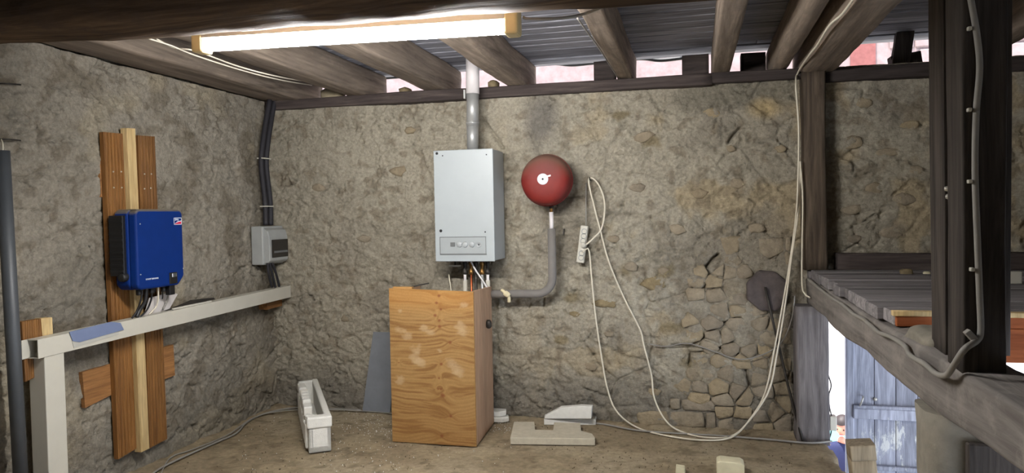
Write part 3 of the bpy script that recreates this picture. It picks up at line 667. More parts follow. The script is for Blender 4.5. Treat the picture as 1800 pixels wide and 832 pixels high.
o = cable('lamp_cable', [b+zv*.035+ax*.03, onY(930, 33, YL), onY(985, 32, YL+.02), onY(1025, 25, YL+.05), onY(1060, 12, 2.40), onY(1100, -2, 2.38)], .005, 'cable_grey'); tag(o, 'grey cable running from the lamp end along the main beam', 'cable')
o = cable('thin_cable', [onZ(1015, 32, ZJ-.006), onZ(1035, 60, ZJ-.006), onZ(1055, 88, ZJ-.008), onZ(1083, 132, ZJ-.006), onY(1086, 138, D-.02)], .004, 'cable_grey'); tag(o, 'thin cable stapled along the underside of the bent joist', 'cable')
for k, dy in ((0, 0), (1, 5)):
    o = cable('loose_cable', [onZ(262+k*14, 68+dy*.2, ZJ-.015), onZ(300+k*6, 80+dy*.8, ZJ-.03), onZ(345, 98-dy*1.6, ZJ-.05), onZ(420, 122-dy, ZJ-.06), onZ(490, 140-dy, ZJ-.06), onY(548, 150-dy, D-.05)], .004, 'cable_white')
    tag(o, ('lower', 'upper')[k]+' of two slack thin cables along the joist by the left wall', 'cable', 'slack cables by the left wall')

# ------------------------------------------------------------------ boiler
YB = 4.63
A = onY(765, 265, YB); B = onY(868, 460, YB); x0, x1 = (A.x+onY(762, 460, YB).x)/2, (B.x+onY(868, 265, YB).x)/2; z0, z1 = B.z, A.z
bo = thing('boiler', 'white wall-hung gas boiler with a small control panel', 'boiler', ((x0+x1)/2, D-.1, z0))
MB().box(x0+.004, x1-.004, YB+.014, D-.032, z0+.004, z1-.002).build('casing', 'white_enamel', bo, bev=.006)
MB().box(x0, x1, YB, YB+.016, z0, z1).build('front_panel', 'white_enamel', bo, bev=.005)
def bp(px, py, dy=0): p = onY(px, py, YB-dy); return p
a, b = bp(774, 418), bp(854, 446)
cp = MB().box(a.x, b.x, YB-.003, YB+.004, b.z, a.z).build('control_panel', 'panel_grey', bo, bev=.001)
for (xa, xb, za, zb) in ((a.x-.004, b.x+.004, a.z, a.z+.005), (a.x-.004, b.x+.006, b.z-.008, b.z), (a.x-.004, a.x, b.z, a.z), (b.x, b.x+.003, b.z, a.z)):
    MB().box(xa, xb, YB-.0035, YB+.002, za, zb).build('panel_gap', 'line_grey', cp)
q = bp(796, 430); MB().box(q.x-.016, q.x+.016, YB-.006, YB, q.z-.014, q.z+.014).build('display', 'line_grey', cp, bev=.001)
for px in (808, 818, 830): MB().lathe([(0, .012), (.017, .012), (.019, .010), (.020, 0)], bp(px, 430), (0, -1, 0), 24).build('knob', 'knob_white', cp)
q = bp(842, 430); MB().lathe([(0, .006), (.014, .006), (.015, .009), (.019, .009), (.020, 0)], q, (0, -1, 0), 24).build('pressure_gauge', 'knob_white', cp)
MB().lathe([(0, .0075), (.006, .0075), (.006, .006)], q, (0, -1, 0), 12).build('gauge_hub', 'line_grey', cp)
for px, py, r_ in ((768, 270, .009), (778, 274, .004), (855, 272, .004), (775, 406, .010), (853, 408, .005)):
    MB().lathe([(0, .003), (r_, .003), (r_, 0)], bp(px, py), (0, -1, 0), 12).build('screw', 'black_plastic', bo)
# pipes and valves below the boiler
for i, (px, col, r_, t0, t1) in enumerate([(817, 'flue_white', .010, 460, 515), (828, 'copper', .008, 460, 515), (836, 'dark_metal', .009, 460, 515), (847, 'galvanised', .010, 460, 515), (857, 'flue_white', .010, 460, 515)]):
    p = onY(px, t0, 4.78); q = onY(px, t1+8, 4.78)
    pi = MB().tube([(p.x, 4.78, z0+.01), (p.x, 4.78, q.z-.35)], r_, 12).build('pipe', col, bo)
    MB().lathe([(.010, 0), (.018, .004), (.018, .03), (.012, .034), (.012, .06), (.016, .064), (.016, .085), (.010, .09)], (p.x, 4.78, z0-.10), (0, 0, 1), 8).build('valve', 'brass' if i % 2 else 'dark_metal', pi)
    if i in (0, 4): MB().tube([(p.x, 4.78, z0-.14), (p.x, 4.78, q.z-.3)], .015, 12).build('sleeve', 'white_plastic', pi)
cable('discharge_tube', [(onY(826, 462, 4.74).x, 4.74, z0+.005), onY(836, 475, 4.73), onY(850, 496, 4.72), onY(858, 512, 4.72), onY(858, 530, 4.74)], .006, 'flue_white', bo)
MB().box(onY(790, 468, 4.8).x, onY(812, 468, 4.8).x, 4.78, 4.80, z0-.045, z0-.035).build('crossbar', 'white_plastic', bo)
MB().tube([onY(800, 468, 4.79), (onY(800, 468, 4.79).x, 4.79, z0+.01)], .005, 8).build('crossbar_stay', 'dark_metal', bo)
cable('thin_lead', [onY(789, 482, 4.9), onY(790, 492, 4.88), onY(793, 512, 4.86), onY(794, 540, 4.86)], .004, 'cable_white', bo)
# flue
p = onY(831, 265, 4.78); q = onY(833, 160, 4.78); t = onY(833, 106, 4.78)
fl = thing('flue_pipe', 'round metal flue pipe rising from the boiler to the ceiling', 'flue', (p.x, 4.78, z1))
ra = .043
MB().tube([(p.x, 4.78, z1-.002), (p.x+.003, 4.78, z1+.20)], ra-.002, 28).build('lower_pipe', 'galvanised', fl)
MB().tube([(p.x+.003, 4.78, z1+.17), (p.x+.008, 4.78, q.z)], ra, 28).build('upper_pipe', 'galvanised', fl)
MB().tube([(p.x+.008, 4.78, q.z-.02), (p.x+.012, 4.78, ZC)], ra+.003, 28).build('white_sleeve', 'flue_white', fl)
MB().lathe([(ra, 0), (ra+.004, .003), (ra+.004, .012), (ra, .015)], (p.x+.003, 4.78, z1+.185), (0, 0, 1), 28).build('joint_ring', 'galvanised', fl)
MB().box(p.x-.054, p.x-.042, 4.765, 4.795, q.z-.05, q.z+.01).build('clip', 'galvanised', fl)

# ------------------------------------------------------------------ expansion vessel and lagged pipe
c = onY(957, 316, 4.66)
ev = thing('expansion_vessel', 'round red expansion vessel with a white label on the wall', 'vessel', (c.x, D-.05, c.z-.2))
Rv = .168
MB().lathe([(0, 0), (.06, .0015), (.10, .006), (.13, .014), (.148, .027), (.161, .048), (Rv, .078), (Rv, .115)], (c.x, 4.63, c.z), (0, 1, 0), 56).build('front_shell', 'vessel_red', ev)
MB().lathe([(Rv, .112), (Rv+.007, .114), (Rv+.007, .124), (Rv, .126)], (c.x, 4.63, c.z), (0, 1, 0), 56).build('seam_ring', 'vessel_red', ev)
MB().lathe([(Rv, .124), (Rv, .16), (.158, .19), (.13, .22), (.08, .24), (0, .245)], (c.x, 4.63, c.z), (0, 1, 0), 56).build('back_shell', 'vessel_red', ev)
lb = onY(954, 315, 4.63); disc = MB().lathe([(0, .002), (.036, .0035), (.037, -.004)], (lb.x, 4.63, lb.z), (0, -1, 0), 28).build('label_disc', 'logo_white', ev); disc['label'] = 'round white label'
MB().lathe([(0, .006), (.006, .006), (.007, .002)], (lb.x, 4.63, lb.z), (0, -1, 0), 12).build('disc_hole', 'black_plastic', ev)
MB().obox((lb.x+.035, 4.629, lb.z+.018), Vector((.018, 0, .004)), Vector((0, .003, 0)), Vector((0, 0, .005))).build('label_tab', 'logo_white', ev)
px_ = onY(969, 370, 4.80).x
MB().tube([(px_, 4.80, c.z-Rv+.02), (px_, 4.80, c.z-Rv-.05)], .010, 12).build('connector', 'brass', ev)
MB().lathe([(.012, 0), (.017, .003), (.017, .018), (.012, .021)], (px_, 4.80, c.z-Rv-.022), (0, 0, 1), 6).build('nut', 'dark_metal', ev)
zt_ = onY(969, 402, 4.80).z; zb_ = onY(969, 517, 4.80).z; xb_ = onY(866, 517, 4.80).x
lp = thing('lagged_pipe', 'grey foam-lagged pipe bending from the vessel to the plywood box', 'pipe', (px_, 4.80, zb_))
MB().tube([(px_, 4.80, zt_-.03), (px_, 4.80, c.z-Rv-.045)], .014, 12).build('white_stub', 'flue_white', lp)
bend = [(px_-.0, 4.80, zt_), (px_, 4.80, zb_+.12)]+[(px_-.11+.11*math.cos(t), 4.80, zb_+.11-.11*math.sin(t)) for t in [math.pi/2*k/8 for k in range(1, 9)]]+[(px_-.2, 4.80, zb_), (xb_-.12, 4.80, zb_-.008)]
MB().tube(bend, .028, 18).build('lagging', 'lagging_grey', lp)
o = cable('foam_drip', [onY(882, 510, 4.765), onY(888, 515, 4.75), onY(894, 521, 4.755), onY(895, 531, 4.77)], [.012]*8+[.02]*8+[.012]*9, 'expanding_foam'); tag(o, 'cream strip of dried foam hanging over the lagged pipe', 'foam')
o = MB().obox(onY(991, 408, D-.005), Vector((.004, 0, .0)), Vector((0, .02, 0)), Vector((.002, 0, .022))).build('wall_hook', 'dark_metal'); tag(o, 'small rusty hook in the wall right of the lagged pipe', 'hook')

# ------------------------------------------------------------------ power strip and cables on the back wall
hk = onY(1037, 316, D-.04)
o = MB().tube([(hk.x, D+.02, hk.z-.004), (hk.x, D-.05, hk.z), (hk.x, D-.06, hk.z+.015)], .004, 8).build('nail', 'dark_metal'); tag(o, 'nail in the wall holding the looped white cable', 'nail')
ps = thing('power_strip', 'white multi-socket power strip hanging on the wall', 'power strip', tuple(onY(1024, 462, D-.05)))
t, b = onY(1028, 397, D-.06), onY(1020, 462, D-.06); av = (t-b)/2; sdv = Vector((1, 0, 0)); sdv = (sdv-av.normalized()*sdv.dot(av.normalized())).normalized(); cm = (t+b)/2
MB().obox(cm, av, sdv*.026, Vector((0, .022, 0))).build('body', 'white_plastic', ps, bev=.006)
for k in (-.72, -.48, .18, .44, .70):
    MB().lathe([(.019, 0), (.019, .004), (.015, .004), (.014, -.006), (0, -.006)], cm+av*k+Vector((.004, -.022, 0)), (0, -1, 0), 20).build('socket', 'dusty_grey_plastic', ps)
MB().lathe([(0, .03), (.017, .03), (.019, .026), (.019, 0)], cm+av*(-.02)+Vector((.01, -.022, 0)), (0, -1, 0), 20).build('plug', 'white_plastic', ps)
cable('hanging_cord', [hk+Vector((-.03, .03, -.02)), onY(1030, 350, D-.03), onY(1030, 397, D-.05)], .004, 'cable_grey', ps)
plug = cm+av*(-.02)+Vector((.03, -.035, 0))
o = cable('white_cable', [plug, onY(1045, 417, D-.06), onY(1058, 400, D-.05), onY(1063, 360, D-.045), onY(1054, 328, D-.045), hk+Vector((.012, -.005, .012)), onY(1035, 322, D-.05), onY(1046, 370, D-.045), onY(1056, 408, D-.05), onY(1070, 460, D-.04), onY(1095, 520, D-.04),
     onY(1125, 580, D-.05), onY(1131, 605, D-.05), onY(1145, 660, D-.06), onY(1150, 700, D-.09), onY(1172, 742, D-.16), onZ(1205, 762, .012), onZ(1250, 770, .012), onZ(1290, 765, .012), onY(1320, 735, D-.12), onY(1345, 690, D-.10), onY(1362, 610, D-.09), onY(1375, 540, D-.09), onY(1387, 470, D-.09), onY(1397, 400, D-.08),
     onY(1402, 340, D-.14), onY(1404, 230, D-.15), onY(1399, 150, D-.15), onZ(1403, 127, ZJ-.035), onZ(1424, 95, ZJ-.04), onZ(1436, 80, ZJ-.04), onZ(1458, 45, ZJ-.04), onZ(1480, 25, ZJ-.04), onZ(1500, -2, ZJ-.04)], .0055, 'cable_white')
tag(o, 'white cable looped over the nail, down to the floor and up the tie beam', 'cable')
o = cable('white_cable', [cm+av*(-.42)+Vector((.01, -.03, 0)), onY(1035, 440, D-.06), onY(1040, 490, D-.05), onY(1046, 550, D-.05), onY(1056, 620, D-.05), onY(1068, 685, D-.07), onY(1085, 725, D-.12), onZ(1120, 752, .012), onZ(1170, 766, .012), onZ(1230, 774, .012), onZ(1280, 771, .012),
     onY(1310, 748, D-.13), onY(1350, 690, D-.11), onY(1366, 620, D-.10), onY(1381, 530, D-.10), onY(1392, 450, D-.10), onY(1402, 380, D-.10), onY(1407, 300, D-.15), onY(1406, 284, D-.15)], .0055, 'cable_white')
tag(o, 'white cable dropping from the power strip to the floor and rising to the post', 'cable')
o = cable('white_cable', [onY(1407, 284, D-.15), onY(1411, 350, D-.15), onY(1410, 430, D-.15), onY(1410, 500, D-.16), onY(1415, 517, D-.20), onY(1424, 524, D-.22)], .005, 'cable_white'); tag(o, 'short white cable hanging down the wall post to the edge beam', 'cable')
o = cable('thin_wire', [onY(1397, 520, D-.2), onY(1392, 560, D-.1), onY(1375, 600, D-.05), onY(1345, 622, D-.04), onY(1300, 632, D-.04), onY(1255, 618, D-.035), onY(1210, 604, D-.035), onY(1170, 609, D-.035), onY(1140, 605, D-.04)], .004, 'cable_grey'); tag(o, 'thin grey wire running across the rubble stones', 'wire')
o = cable('floor_wire', [onZ(990, 738, .012), onZ(1060, 746, .010), onZ(1130, 758, .010), onZ(1260, 766, .010), onZ(1340, 772, .012), onZ(1420, 779, .012), onZ(1462, 776, .012)], .006, 'cable_grey'); tag(o, 'grey wire lying along the floor at the wall foot', 'wire')

# grey cable on the tall post and along the edge beam
yf = 2.155
cp_ = [onY(1706, -4, yf), onY(1717, 60, yf), onY(1722, 120, yf), onY(1716, 200, yf), onY(1714, 300, yf), onY(1718, 420, yf), onY(1722, 520, yf), onY(1724, 580, yf), onY(1718, 598, yf-.01), onX(1695, 615, .675), onX(1675, 645, .665), onX(1663, 660, .662), onX(1645, 657, .662), onX(1625, 640, .662), onX(1600, 625, .664), onX(1590, 608, .664), onX(1565, 592, .666), onX(1545, 585, .668), onX(1530, 572, .668), onX(1515, 560, .668), onX(1500, 552, .668), onX(1480, 535, .668), onX(1462, 524, .668), onX(1440, 507, .668), onX(1420, 490, .668)]
o = cable('grey_cable', cp_, .0085, 'cable_grey'); tag(o, 'grey cable clipped down the tall dark post and along the edge beam', 'cable')
for i, (px, py) in enumerate(((1708, 50), (1708, 193), (1709, 319), (1713, 474))):
    p = onY(px+4, py, yf); tag(MB().box(p.x-.016, p.x-.006, yf-.008, yf+.014, p.z-.005, p.z+.005).build('cable_clip', 'white_plastic', bev=.002), ('topmost', 'second from top', 'third from top', 'lowest')[i]+' of the pale cable clips on the tall dark post', 'clip', 'clips on the tall dark post')
o = MB().obox(onY(1706, 590, yf-.01), Vector((.010, 0, -.012)), Vector((0, .012, 0)), Vector((.006, 0, .005))).build('cable_clip', 'cable_grey', bev=.002); tag(o, 'loose grey clip at the foot of the tall post', 'clip')
for i, (px, py) in enumerate(((1665, 332), (1667, 346))):
    p = onX(px, py, .70); o = MB().lathe([(0, .008), (.006, .006), (.008, 0)], p, (-1, 0, 0), 10).build('screw_eye', 'nail_steel'); tag(o, ('upper', 'lower')[i]+' of two pale screws in the side of the tall post', 'screw', 'screws in the tall post side')
# junction box on the ground post
jb = onY(1463, 744, D-.14); jt = thing('junction_box', 'small grey junction box on the ground post by the doorway', 'junction box', tuple(jb))
MB().box(jb.x-.018, jb.x+.024, D-.16, D-.10, jb.z-.045, jb.z+.045).build('body', 'white_plastic', jt, bev=.006)
cable('lead', [(jb.x-.002, D-.13, jb.z+.04), onY(1458, 715, D-.13), onY(1457, 695, D-.13), onY(1461, 678, D-.13), onY(1456, 660, D-.13)], .004, 'cable_black', jt)
cable('lead', [(jb.x-.002, D-.13, jb.z-.04), onY(1460, 765, D-.13), onY(1456, 776, D-.14)], .004, 'cable_black', jt)

# ------------------------------------------------------------------ plywood box
bl = thing('plywood_box', 'tall open-topped plywood box standing under the boiler', 'box', (-1.62, 4.52, 0))
X0, X1, Y0, Y1, H0, H1 = -1.898, -1.336, 4.27, 4.79, .992, .975
ug = np.linspace(X0, X1, 150); vg = np.linspace(.004, H0, 260); U, V = np.meshgrid(ug, vg, indexing='ij')
top_ = H0+(H1-H0)*(U-X0)/(X1-X0); Vv = V*top_/H0
xk = X0+.58*(X1-X0); tt = Vv+.05*(fbm(U, V, 2, 3, 1)-.5)*2+.05*np.exp(-((U-xk-.12)/.16)**2)*np.sin(V*8)
knots = [(.60, .955, .012), (.57, .91, .012), (.62, .87, .010), (.55, .83, .013), (.60, .80, .010), (.60, .76, .014), (.72, .66, .013), (.61, .52, .012), (.58, .43, .008), (.60, .36, .010), (.62, .32, .018), (.57, .36, .008), (.71, .19, .012), (.60, .06, .014), (.1, .52, .006)]
kn = np.zeros_like(U)
for (a, b, r_) in knots:
    d = np.hypot((U-(X0+a*(X1-X0))), (Vv-b*H0)*1.15); tt = tt+.028*np.sign(Vv-b*H0)*np.exp(-(d/(r_*3.2))**2); kn = np.maximum(kn, sst(r_*1.25, r_*.3, d))
gr = .5+.5*np.sin(tt*300+9*fbm(U*.5, V, 6, 3, 4)); g2 = fbm(U*.06, tt, 75, 3, 6)
colr = L3((124, 92, 52))*(1-gr)[..., None]*.45+L3((152, 119, 74))*(gr*.45+.55)[..., None]*1.0
colr = blend(colr, (112, 76, 36), sst(.46, .72, g2)*.7); colr = blend(colr, (128, 84, 40), sst(.35, 0, Vv+.1*(g2-.5))*.25)
colr = blend(colr, (176, 124, 62), sst(.8, .95, Vv)*.4); colr = blend(colr, (112, 62, 32), kn*.85)
for (a, b, r_) in [(.42, .75, .03), (.5, .72, .035), (.15, .73, .04), (.22, .70, .04), (.85, .76, .04), (.88, .72, .05), (.33, .62, .04), (.3, .55, .05), (.36, .53, .04), (.72, .52, .05), (.78, .50, .05), (.82, .47, .04), (.1, .41, .03), (.12, .85, .02), (.9, .9, .03), (.6, .6, .02)]:
    d = np.hypot(U-(X0+a*(X1-X0)), (Vv-b*H0)*1.3); colr = blend(colr, (178, 154, 120), sst(r_*1.1, r_*.2, d+.07*(fbm(U*.6, V, 34, 3, 2)-.5))*.5)
me_o = field_mesh('front_panel', 'plywood_face', ug, vg, lambda u, v, h: (u, np.full_like(u, Y0)-.0005, v*(H0+(H1-H0)*(u-X0)/(X1-X0))/H0), np.zeros_like(U), colr)
me_o.parent = bl; me_o.matrix_parent_inverse = Matrix.Translation(-Vector(bl['base']))
MB().prism([(X0, Y0, .004), (X1, Y0, .004), (X1, Y0, H1), (X0, Y0, H0)], (0, .018, 0)).build('panel_back', 'plywood_edge', bl)
MB().prism([(X1, Y0+.001, .004), (X1-.03, Y1, .004), (X1-.03, Y1, H1-.02), (X1, Y0+.001, H1+.001)], (-.018, 0, 0)).build('side_panel', 'plywood_side', bl)
MB().prism([(X0, Y0+.018, .004), (X0-.01, Y1, .004), (X0-.01, Y1, H1-.02), (X0, Y0+.018, H0)], (.018, 0, 0)).build('side_panel', 'plywood_side', bl)
MB().box(X0+.018, X0+.15, Y0+.018, Y0+.05, H0-.045, H0+.008).build('batten', 'plywood_edge', bl, bev=.002)
o = MB().obox(onY(735, 502, 4.42), Vector((.065, .03, .012)), Vector((-.004, .012, 0)), Vector((0, 0, .004))).build('metal_strip', 'dark_metal'); tag(o, 'thin dark metal strip lying across the top of the plywood box', 'strip')
hinge = onX(868, 560, X1-.02); o = lump('latch', (X1-.004, 4.62, .72), .02, .02, .03, 'dark_metal', bl, seed=2); 
o = MB().prism([tuple(onZ(642, 722, .0)-Vector((0, .05, 0))), tuple(onZ(690, 724, .0)-Vector((0, .05, 0))), tuple(onY(700, 585, 4.90)), tuple(onY(656, 584, 4.90))], (0, .012, 0)).build('grey_board', 'board_grey'); tag(o, 'grey flat board leaning on the wall behind the plywood box', 'board')

# ------------------------------------------------------------------ polystyrene pieces
# long packaging trough
f0, f1 = onZ(543, 800, 0), onZ(581, 796, 0); bk = onZ(527, 728, 0)
fx = (f1-f0).normalized(); ln = Vector((bk.x-f0.x, bk.y-f0.y, 0)); ly = ln.normalized(); Lg = 1.12; wd_ = (f1-f0).length; hz = onY(543, 735, f0.y).z
tr = thing('polystyrene_trough', 'long white polystyrene packing trough on the floor in the corner', 'packaging', tuple((f0+f1)/2))
fxp = Vector((ly.y, -ly.x, 0)); O = f0.copy(); zv = Vector((0, 0, 1))
def tb(a0, a1, b0, b1, c0, c1): 
    return O+fxp*((a0+a1)/2)+ly*((b0+b1)/2)+zv*((c0+c1)/2), fxp*((a1-a0)/2), ly*((b1-b0)/2), zv*((c1-c0)/2)
Wt = .135; Ht = hz
MB().obox(*tb(0, Wt, 0, Lg, .006, .05)).build('base', 'foam_white', tr, bev=.008)
MB().obox(*tb(0, Wt, 0, .045, .006, Ht-.06)).build('end_block', 'foam_white', tr, bev=.008)
MB().obox(*tb(-.008, Wt+.008, -.010, .06, Ht-.07, Ht)).build('end_rim', 'foam_white', tr, bev=.010)
MB().obox(*tb(Wt-.03, Wt, .0, Lg, .04, Ht-.05)).build('side_wall', 'foam_white', tr, bev=.008)
MB().obox(*tb(Wt-.034, Wt+.008, .05, Lg, Ht-.06, Ht-.004)).build('side_rim', 'foam_white', tr, bev=.010)
MB().obox(*tb(0, .035, .0, Lg, .04, Ht-.03)).build('side_wall', 'foam_white', tr, bev=.008)
for k in range(9): MB().obox(*tb(-.016, .01, .06+k*.10, .12+k*.10, .02, Ht-.05-(k % 2)*.02)).build('rib', 'foam_white', tr, bev=.008)
for (b0, b1, z_) in ((.05, .10, .0), (.22, .34, .012), (.34, .42, .03), (.42, .50, .03), (.50, .58, .03), (.58, .66, .03), (.76, .86, .016), (.90, 1.0, .0)): MB().obox(*tb(-.012, .042, b0, b1-.006, Ht-.05, Ht+z_)).build('notched_rim', 'foam_white', tr, bev=.009)
MB().obox(*tb(0, Wt, Lg-.05, Lg, .006, Ht-.01)).build('end_block', 'foam_white', tr, bev=.008)
MB().obox(*tb(.03, .055, .06, .10, .05, Ht-.01)).build('inner_tab', 'foam_white', tr, bev=.008)
# notched flat piece
def flat(name, px, t, label, mat='foam_dusty', z=0, rim=None):
    pts = [onZ(x, y, z+t) for x, y in px]; o = MB().prism([(p.x, p.y, z+.002) for p in pts], (0, 0, t)).build(name, mat, bev=.004); return tag(o, label, 'polystyrene')
flat('polystyrene_slab', [(903, 742), (939, 742), (941, 756), (972, 757), (974, 743), (1020, 744), (1022, 758), (1041, 763), (1046, 770), (1046, 772), (897, 770)], .045, 'flat notched polystyrene slab on the floor before the wall')
flat('polystyrene_slab', [(956, 738), (1047, 738), (1049, 728), (958, 728)], .04, 'narrow white polystyrene strip under the upright chunk', 'foam_white')
zz = .042; a = onZ(958, 741, zz); yy = a.y+.04
o = MB().prism([tuple(onY(957, 737, yy)), tuple(onY(1039, 737, yy)), tuple(onY(1041, 715, yy)), tuple(onY(1020, 714, yy)), tuple(onY(985, 717, yy)), tuple(onY(972, 724, yy)), tuple(onY(958, 731, yy))], (0, .05, .0)).build('polystyrene_chunk', 'foam_white', bev=.005)
zmin = min(v.co.z for v in o.data.vertices); o.data.transform(Matrix.Translation((0, 0, zz+.004-zmin))); tag(o, 'broken white polystyrene chunk with a torn slanted corner', 'polystyrene')
for (pts, z_, t, lab) in (([(-1.56, 4.805), (-1.31, 4.80), (-1.27, 4.84), (-1.29, 4.90), (-1.55, 4.91)], .004, .032, 'lower thin polystyrene offcut between the plywood box and the wall'),
                         ([(-1.54, 4.81), (-1.33, 4.82), (-1.295, 4.86), (-1.31, 4.915), (-1.53, 4.92)], .038, .036, 'upper polystyrene offcut stacked between the plywood box and the wall')):
    o = MB().prism([(x, y, z_) for x, y in pts], (0, 0, t)).build('polystyrene_offcut', 'foam_white', bev=.005); tag(o, lab, 'polystyrene')
p = onZ(1283, 840, .0); q0, q1 = onZ(1260, 836, 0).x, onZ(1308, 836, 0).x; zh = onY(1280, 812, p.y).z
o = MB().prism([(q0, p.y, .0), (q1, p.y, .0), (q1, p.y, zh*.82), (q1-.02, p.y, zh*.95), (q0+.02, p.y, zh), (q0, p.y, zh*.9)], (0, .10, 0)).build('pale_block', 'pale_block', bev=.006); tag(o, 'pale yellowish block standing on the floor before the rubble wall', 'block')
o = MB().prism([(onZ(1187, 836, 0).x, p.y, 0), (onZ(1205, 836, 0).x, p.y, 0), (onZ(1204, 836, 0).x, p.y, .035), (onZ(1188, 836, 0).x, p.y, .04)], (0, .05, 0)).build('pale_block', 'pale_block', bev=.005); tag(o, 'tiny pale chip lying left of the yellowish block', 'block')

# ------------------------------------------------------------------ left wall fittings
XF = -3.115
pb = thing('mounting_boards', 'upright brown decking boards with a pale batten behind the blue inverter', 'boards', (-3.13, 3.5, .11))
def vboard(name, pa, pb_, xf, th, mat):     # pixel corners: top-left, top-right, bottom-right, bottom-left on plane x = xf
    pts = [onX(x, y, xf) for x, y in (pa+pb_)]; return MB().prism([tuple(p) for p in pts], (-th, 0, 0)).build(name, mat, pb, bev=.002)
def ridged(name, tl, tr_, br_, bl_, xf, th, mat, par, n=7):
    T0, T1, B1, B0 = (onX(*q, xf) for q in (tl, tr_, br_, bl_)); prof = [(0, -th)]
    for k in range(n):
        a_, b_ = k/n, (k+1)/n; g = .17/n; prof += [(a_+(g if k else 0), 0), (b_-(g if k < n-1 else 0), 0)]
        if k < n-1: prof += [(b_-g*.5, -.004), (b_+g*.5, -.004)]
    prof += [(1, -th)]; m_ = len(prof); X_ = Vector((1, 0, 0))
    vs = [T0.lerp(T1, t)+X_*d for t, d in prof]+[B0.lerp(B1, t)+X_*d for t, d in prof]
    return MB().add(vs, [tuple(range(m_)), tuple(range(m_, 2*m_))[::-1]]+[(i, (i+1) % m_, m_+(i+1) % m_, m_+i) for i in range(m_)]).build(name, mat, par)
ridged('board', (182, 232), (222, 236), (250, 783), (208, 808), XF, .028, 'deck_brown', pb)
ridged('board', (242, 238), (272, 240), (294, 772), (264, 788), XF, .028, 'deck_brown', pb, 6)
vboard('batten', [(223, 225), (238, 226)], [(263, 789), (248, 796)], XF+.03, .045, 'pale_batten')
vboard('cross_board', [(145, 655), (205, 637)], [(206, 690), (150, 718)], XF-.028, .026, 'deck_brown_cross')
vboard('cross_board', [(285, 612), (305, 606)], [(308, 660), (288, 668)], XF-.028, .026, 'deck_brown_cross')
vboard('cross_board', [(176, 282), (188, 280)], [(190, 345), (178, 347)], XF-.028, .026, 'deck_brown_cross')
for px, py in ((199, 302), (213, 302), (200, 330), (214, 330), (254, 332), (265, 331), (266, 306), (254, 306)):
    MB().lathe([(0, .003), (.004, .003), (.005, 0)], onX(px, py, XF), (1, 0, 0), 8).build('screw', 'nail_steel', pb)
# inverter
XI = -2.94
a, b = onX(238, 372, XI), onX(325, 500, XI); y0, y1 = a.y, b.y; z1 = onX(280, 369, XI).z; z0 = onX(280, 506, XI).z
iv = thing('solar_inverter', 'blue wall-mounted solar inverter with dusty top', 'inverter', (XI-.1, (y0+y1)/2, z0))
hb = MB().prism([(XI, y0+.0, z0+.02), (XI, y0+.02, z0), (XI, y1-.05, z0), (XI, y1, z0+.05), (XI, y1, z1-.02), (XI, y1-.02, z1), (XI, y0+.02, z1), (XI, y0, z1-.02)], (-.055, 0, 0)).build('cover', 'blue_enamel', iv, bev=.018, seg=4)
MB().prism([(XI-.05, y0-.008, z0+.03), (XI-.05, y0+.02, z0+.0), (XI-.05, y1-.05, z0+.0), (XI-.05, y1, z0+.05), (XI-.05, y1, z1-.02), (XI-.05, y1-.02, z1), (XI-.05, y0+.01, z1), (XI-.05, y0-.008, z1-.02)], (-.085, 0, 0)).build('housing', 'blue_enamel', iv, bev=.010, seg=2)
MB().box(XI-.13, XI-.014, y0+.022, y1-.022, z1-.001, z1+.0035).build('dust_layer', 'dusty_top', iv)['label'] = 'dust on the top'
MB().box(XI-.15, XI-.06, y0-.030, y0-.006, z0+.08, z1-.03).build('heat_sink', 'black_plastic', iv, bev=.004)
for k in range(9): MB().box(XI-.145, XI-.062, y0-.036, y0-.028, z0+.10+k*.034, z0+.115+k*.034).build('fin', 'black_plastic', iv)
MB().lathe([(0, .034), (.020, .034), (.024, .028), (.026, 0)], (XI-.075, y0-.006, z0+.075), (0, -1, 0), 20).build('switch_knob', 'black_plastic', iv)
for px, py in ((246, 394), (322, 390), (247, 483), (322, 472)):
    MB().lathe([(0, .003), (.0035, .003), (.004, -.002)], onX(px, py, XI), (1, 0, 0), 8).build('screw', 'nail_steel', iv)
q = onX(305, 488, XI); dp = MB().box(XI-.004, XI+.004, q.y-.035, q.y+.03, z0+.012, q.z+.03).build('status_panel', 'black_plastic', iv, bev=.003)
for k, (dy, m_) in enumerate(((-.012, 'logo_white'), (.004, 'line_grey'), (.018, 'line_grey'))): MB().box(XI+.003, XI+.0055, q.y+dy-.0035, q.y+dy+.0035, q.z+.004, q.z+.024).build('indicator', m_, dp)
# maker's mark and model lettering
def text_part(name, body, size, loc, mat, parent):
    cu = bpy.data.curves.new(name, 'FONT'); cu.body = body; cu.size = size; cu.extrude = .0008; cu.resolution_u = 2
    t_ = bpy.data.objects.new(name, cu); COL.objects.link(t_); bpy.context.view_layer.update()
    me = bpy.data.meshes.new_from_object(t_.evaluated_get(bpy.context.evaluated_depsgraph_get())); bpy.data.objects.remove(t_)
    me.transform(Matrix.Translation(loc) @ Matrix(((0, 0, 1, 0), (1, 0, 0, 0), (0, 1, 0, 0), (0, 0, 0, 1)))); return obj(name, me, mat, parent)
la_, lb_ = onX(305, 383, XI), onX(319, 395, XI)
lg = MB().box(XI, XI+.0012, la_.y, lb_.y, lb_.z, la_.z).build('logo_plate', 'blue_enamel', iv)
for bxs in ((la_.y, lb_.y, la_.z-.003, la_.z), (la_.y, lb_.y, lb_.z, lb_.z+.003), (la_.y, la_.y+.003, lb_.z, la_.z), (lb_.y-.003, lb_.y, lb_.z, la_.z)): MB().box(XI+.001, XI+.0022, *bxs).build('logo_border', 'logo_white', lg)
hh = la_.z-lb_.z; ww = lb_.y-la_.y
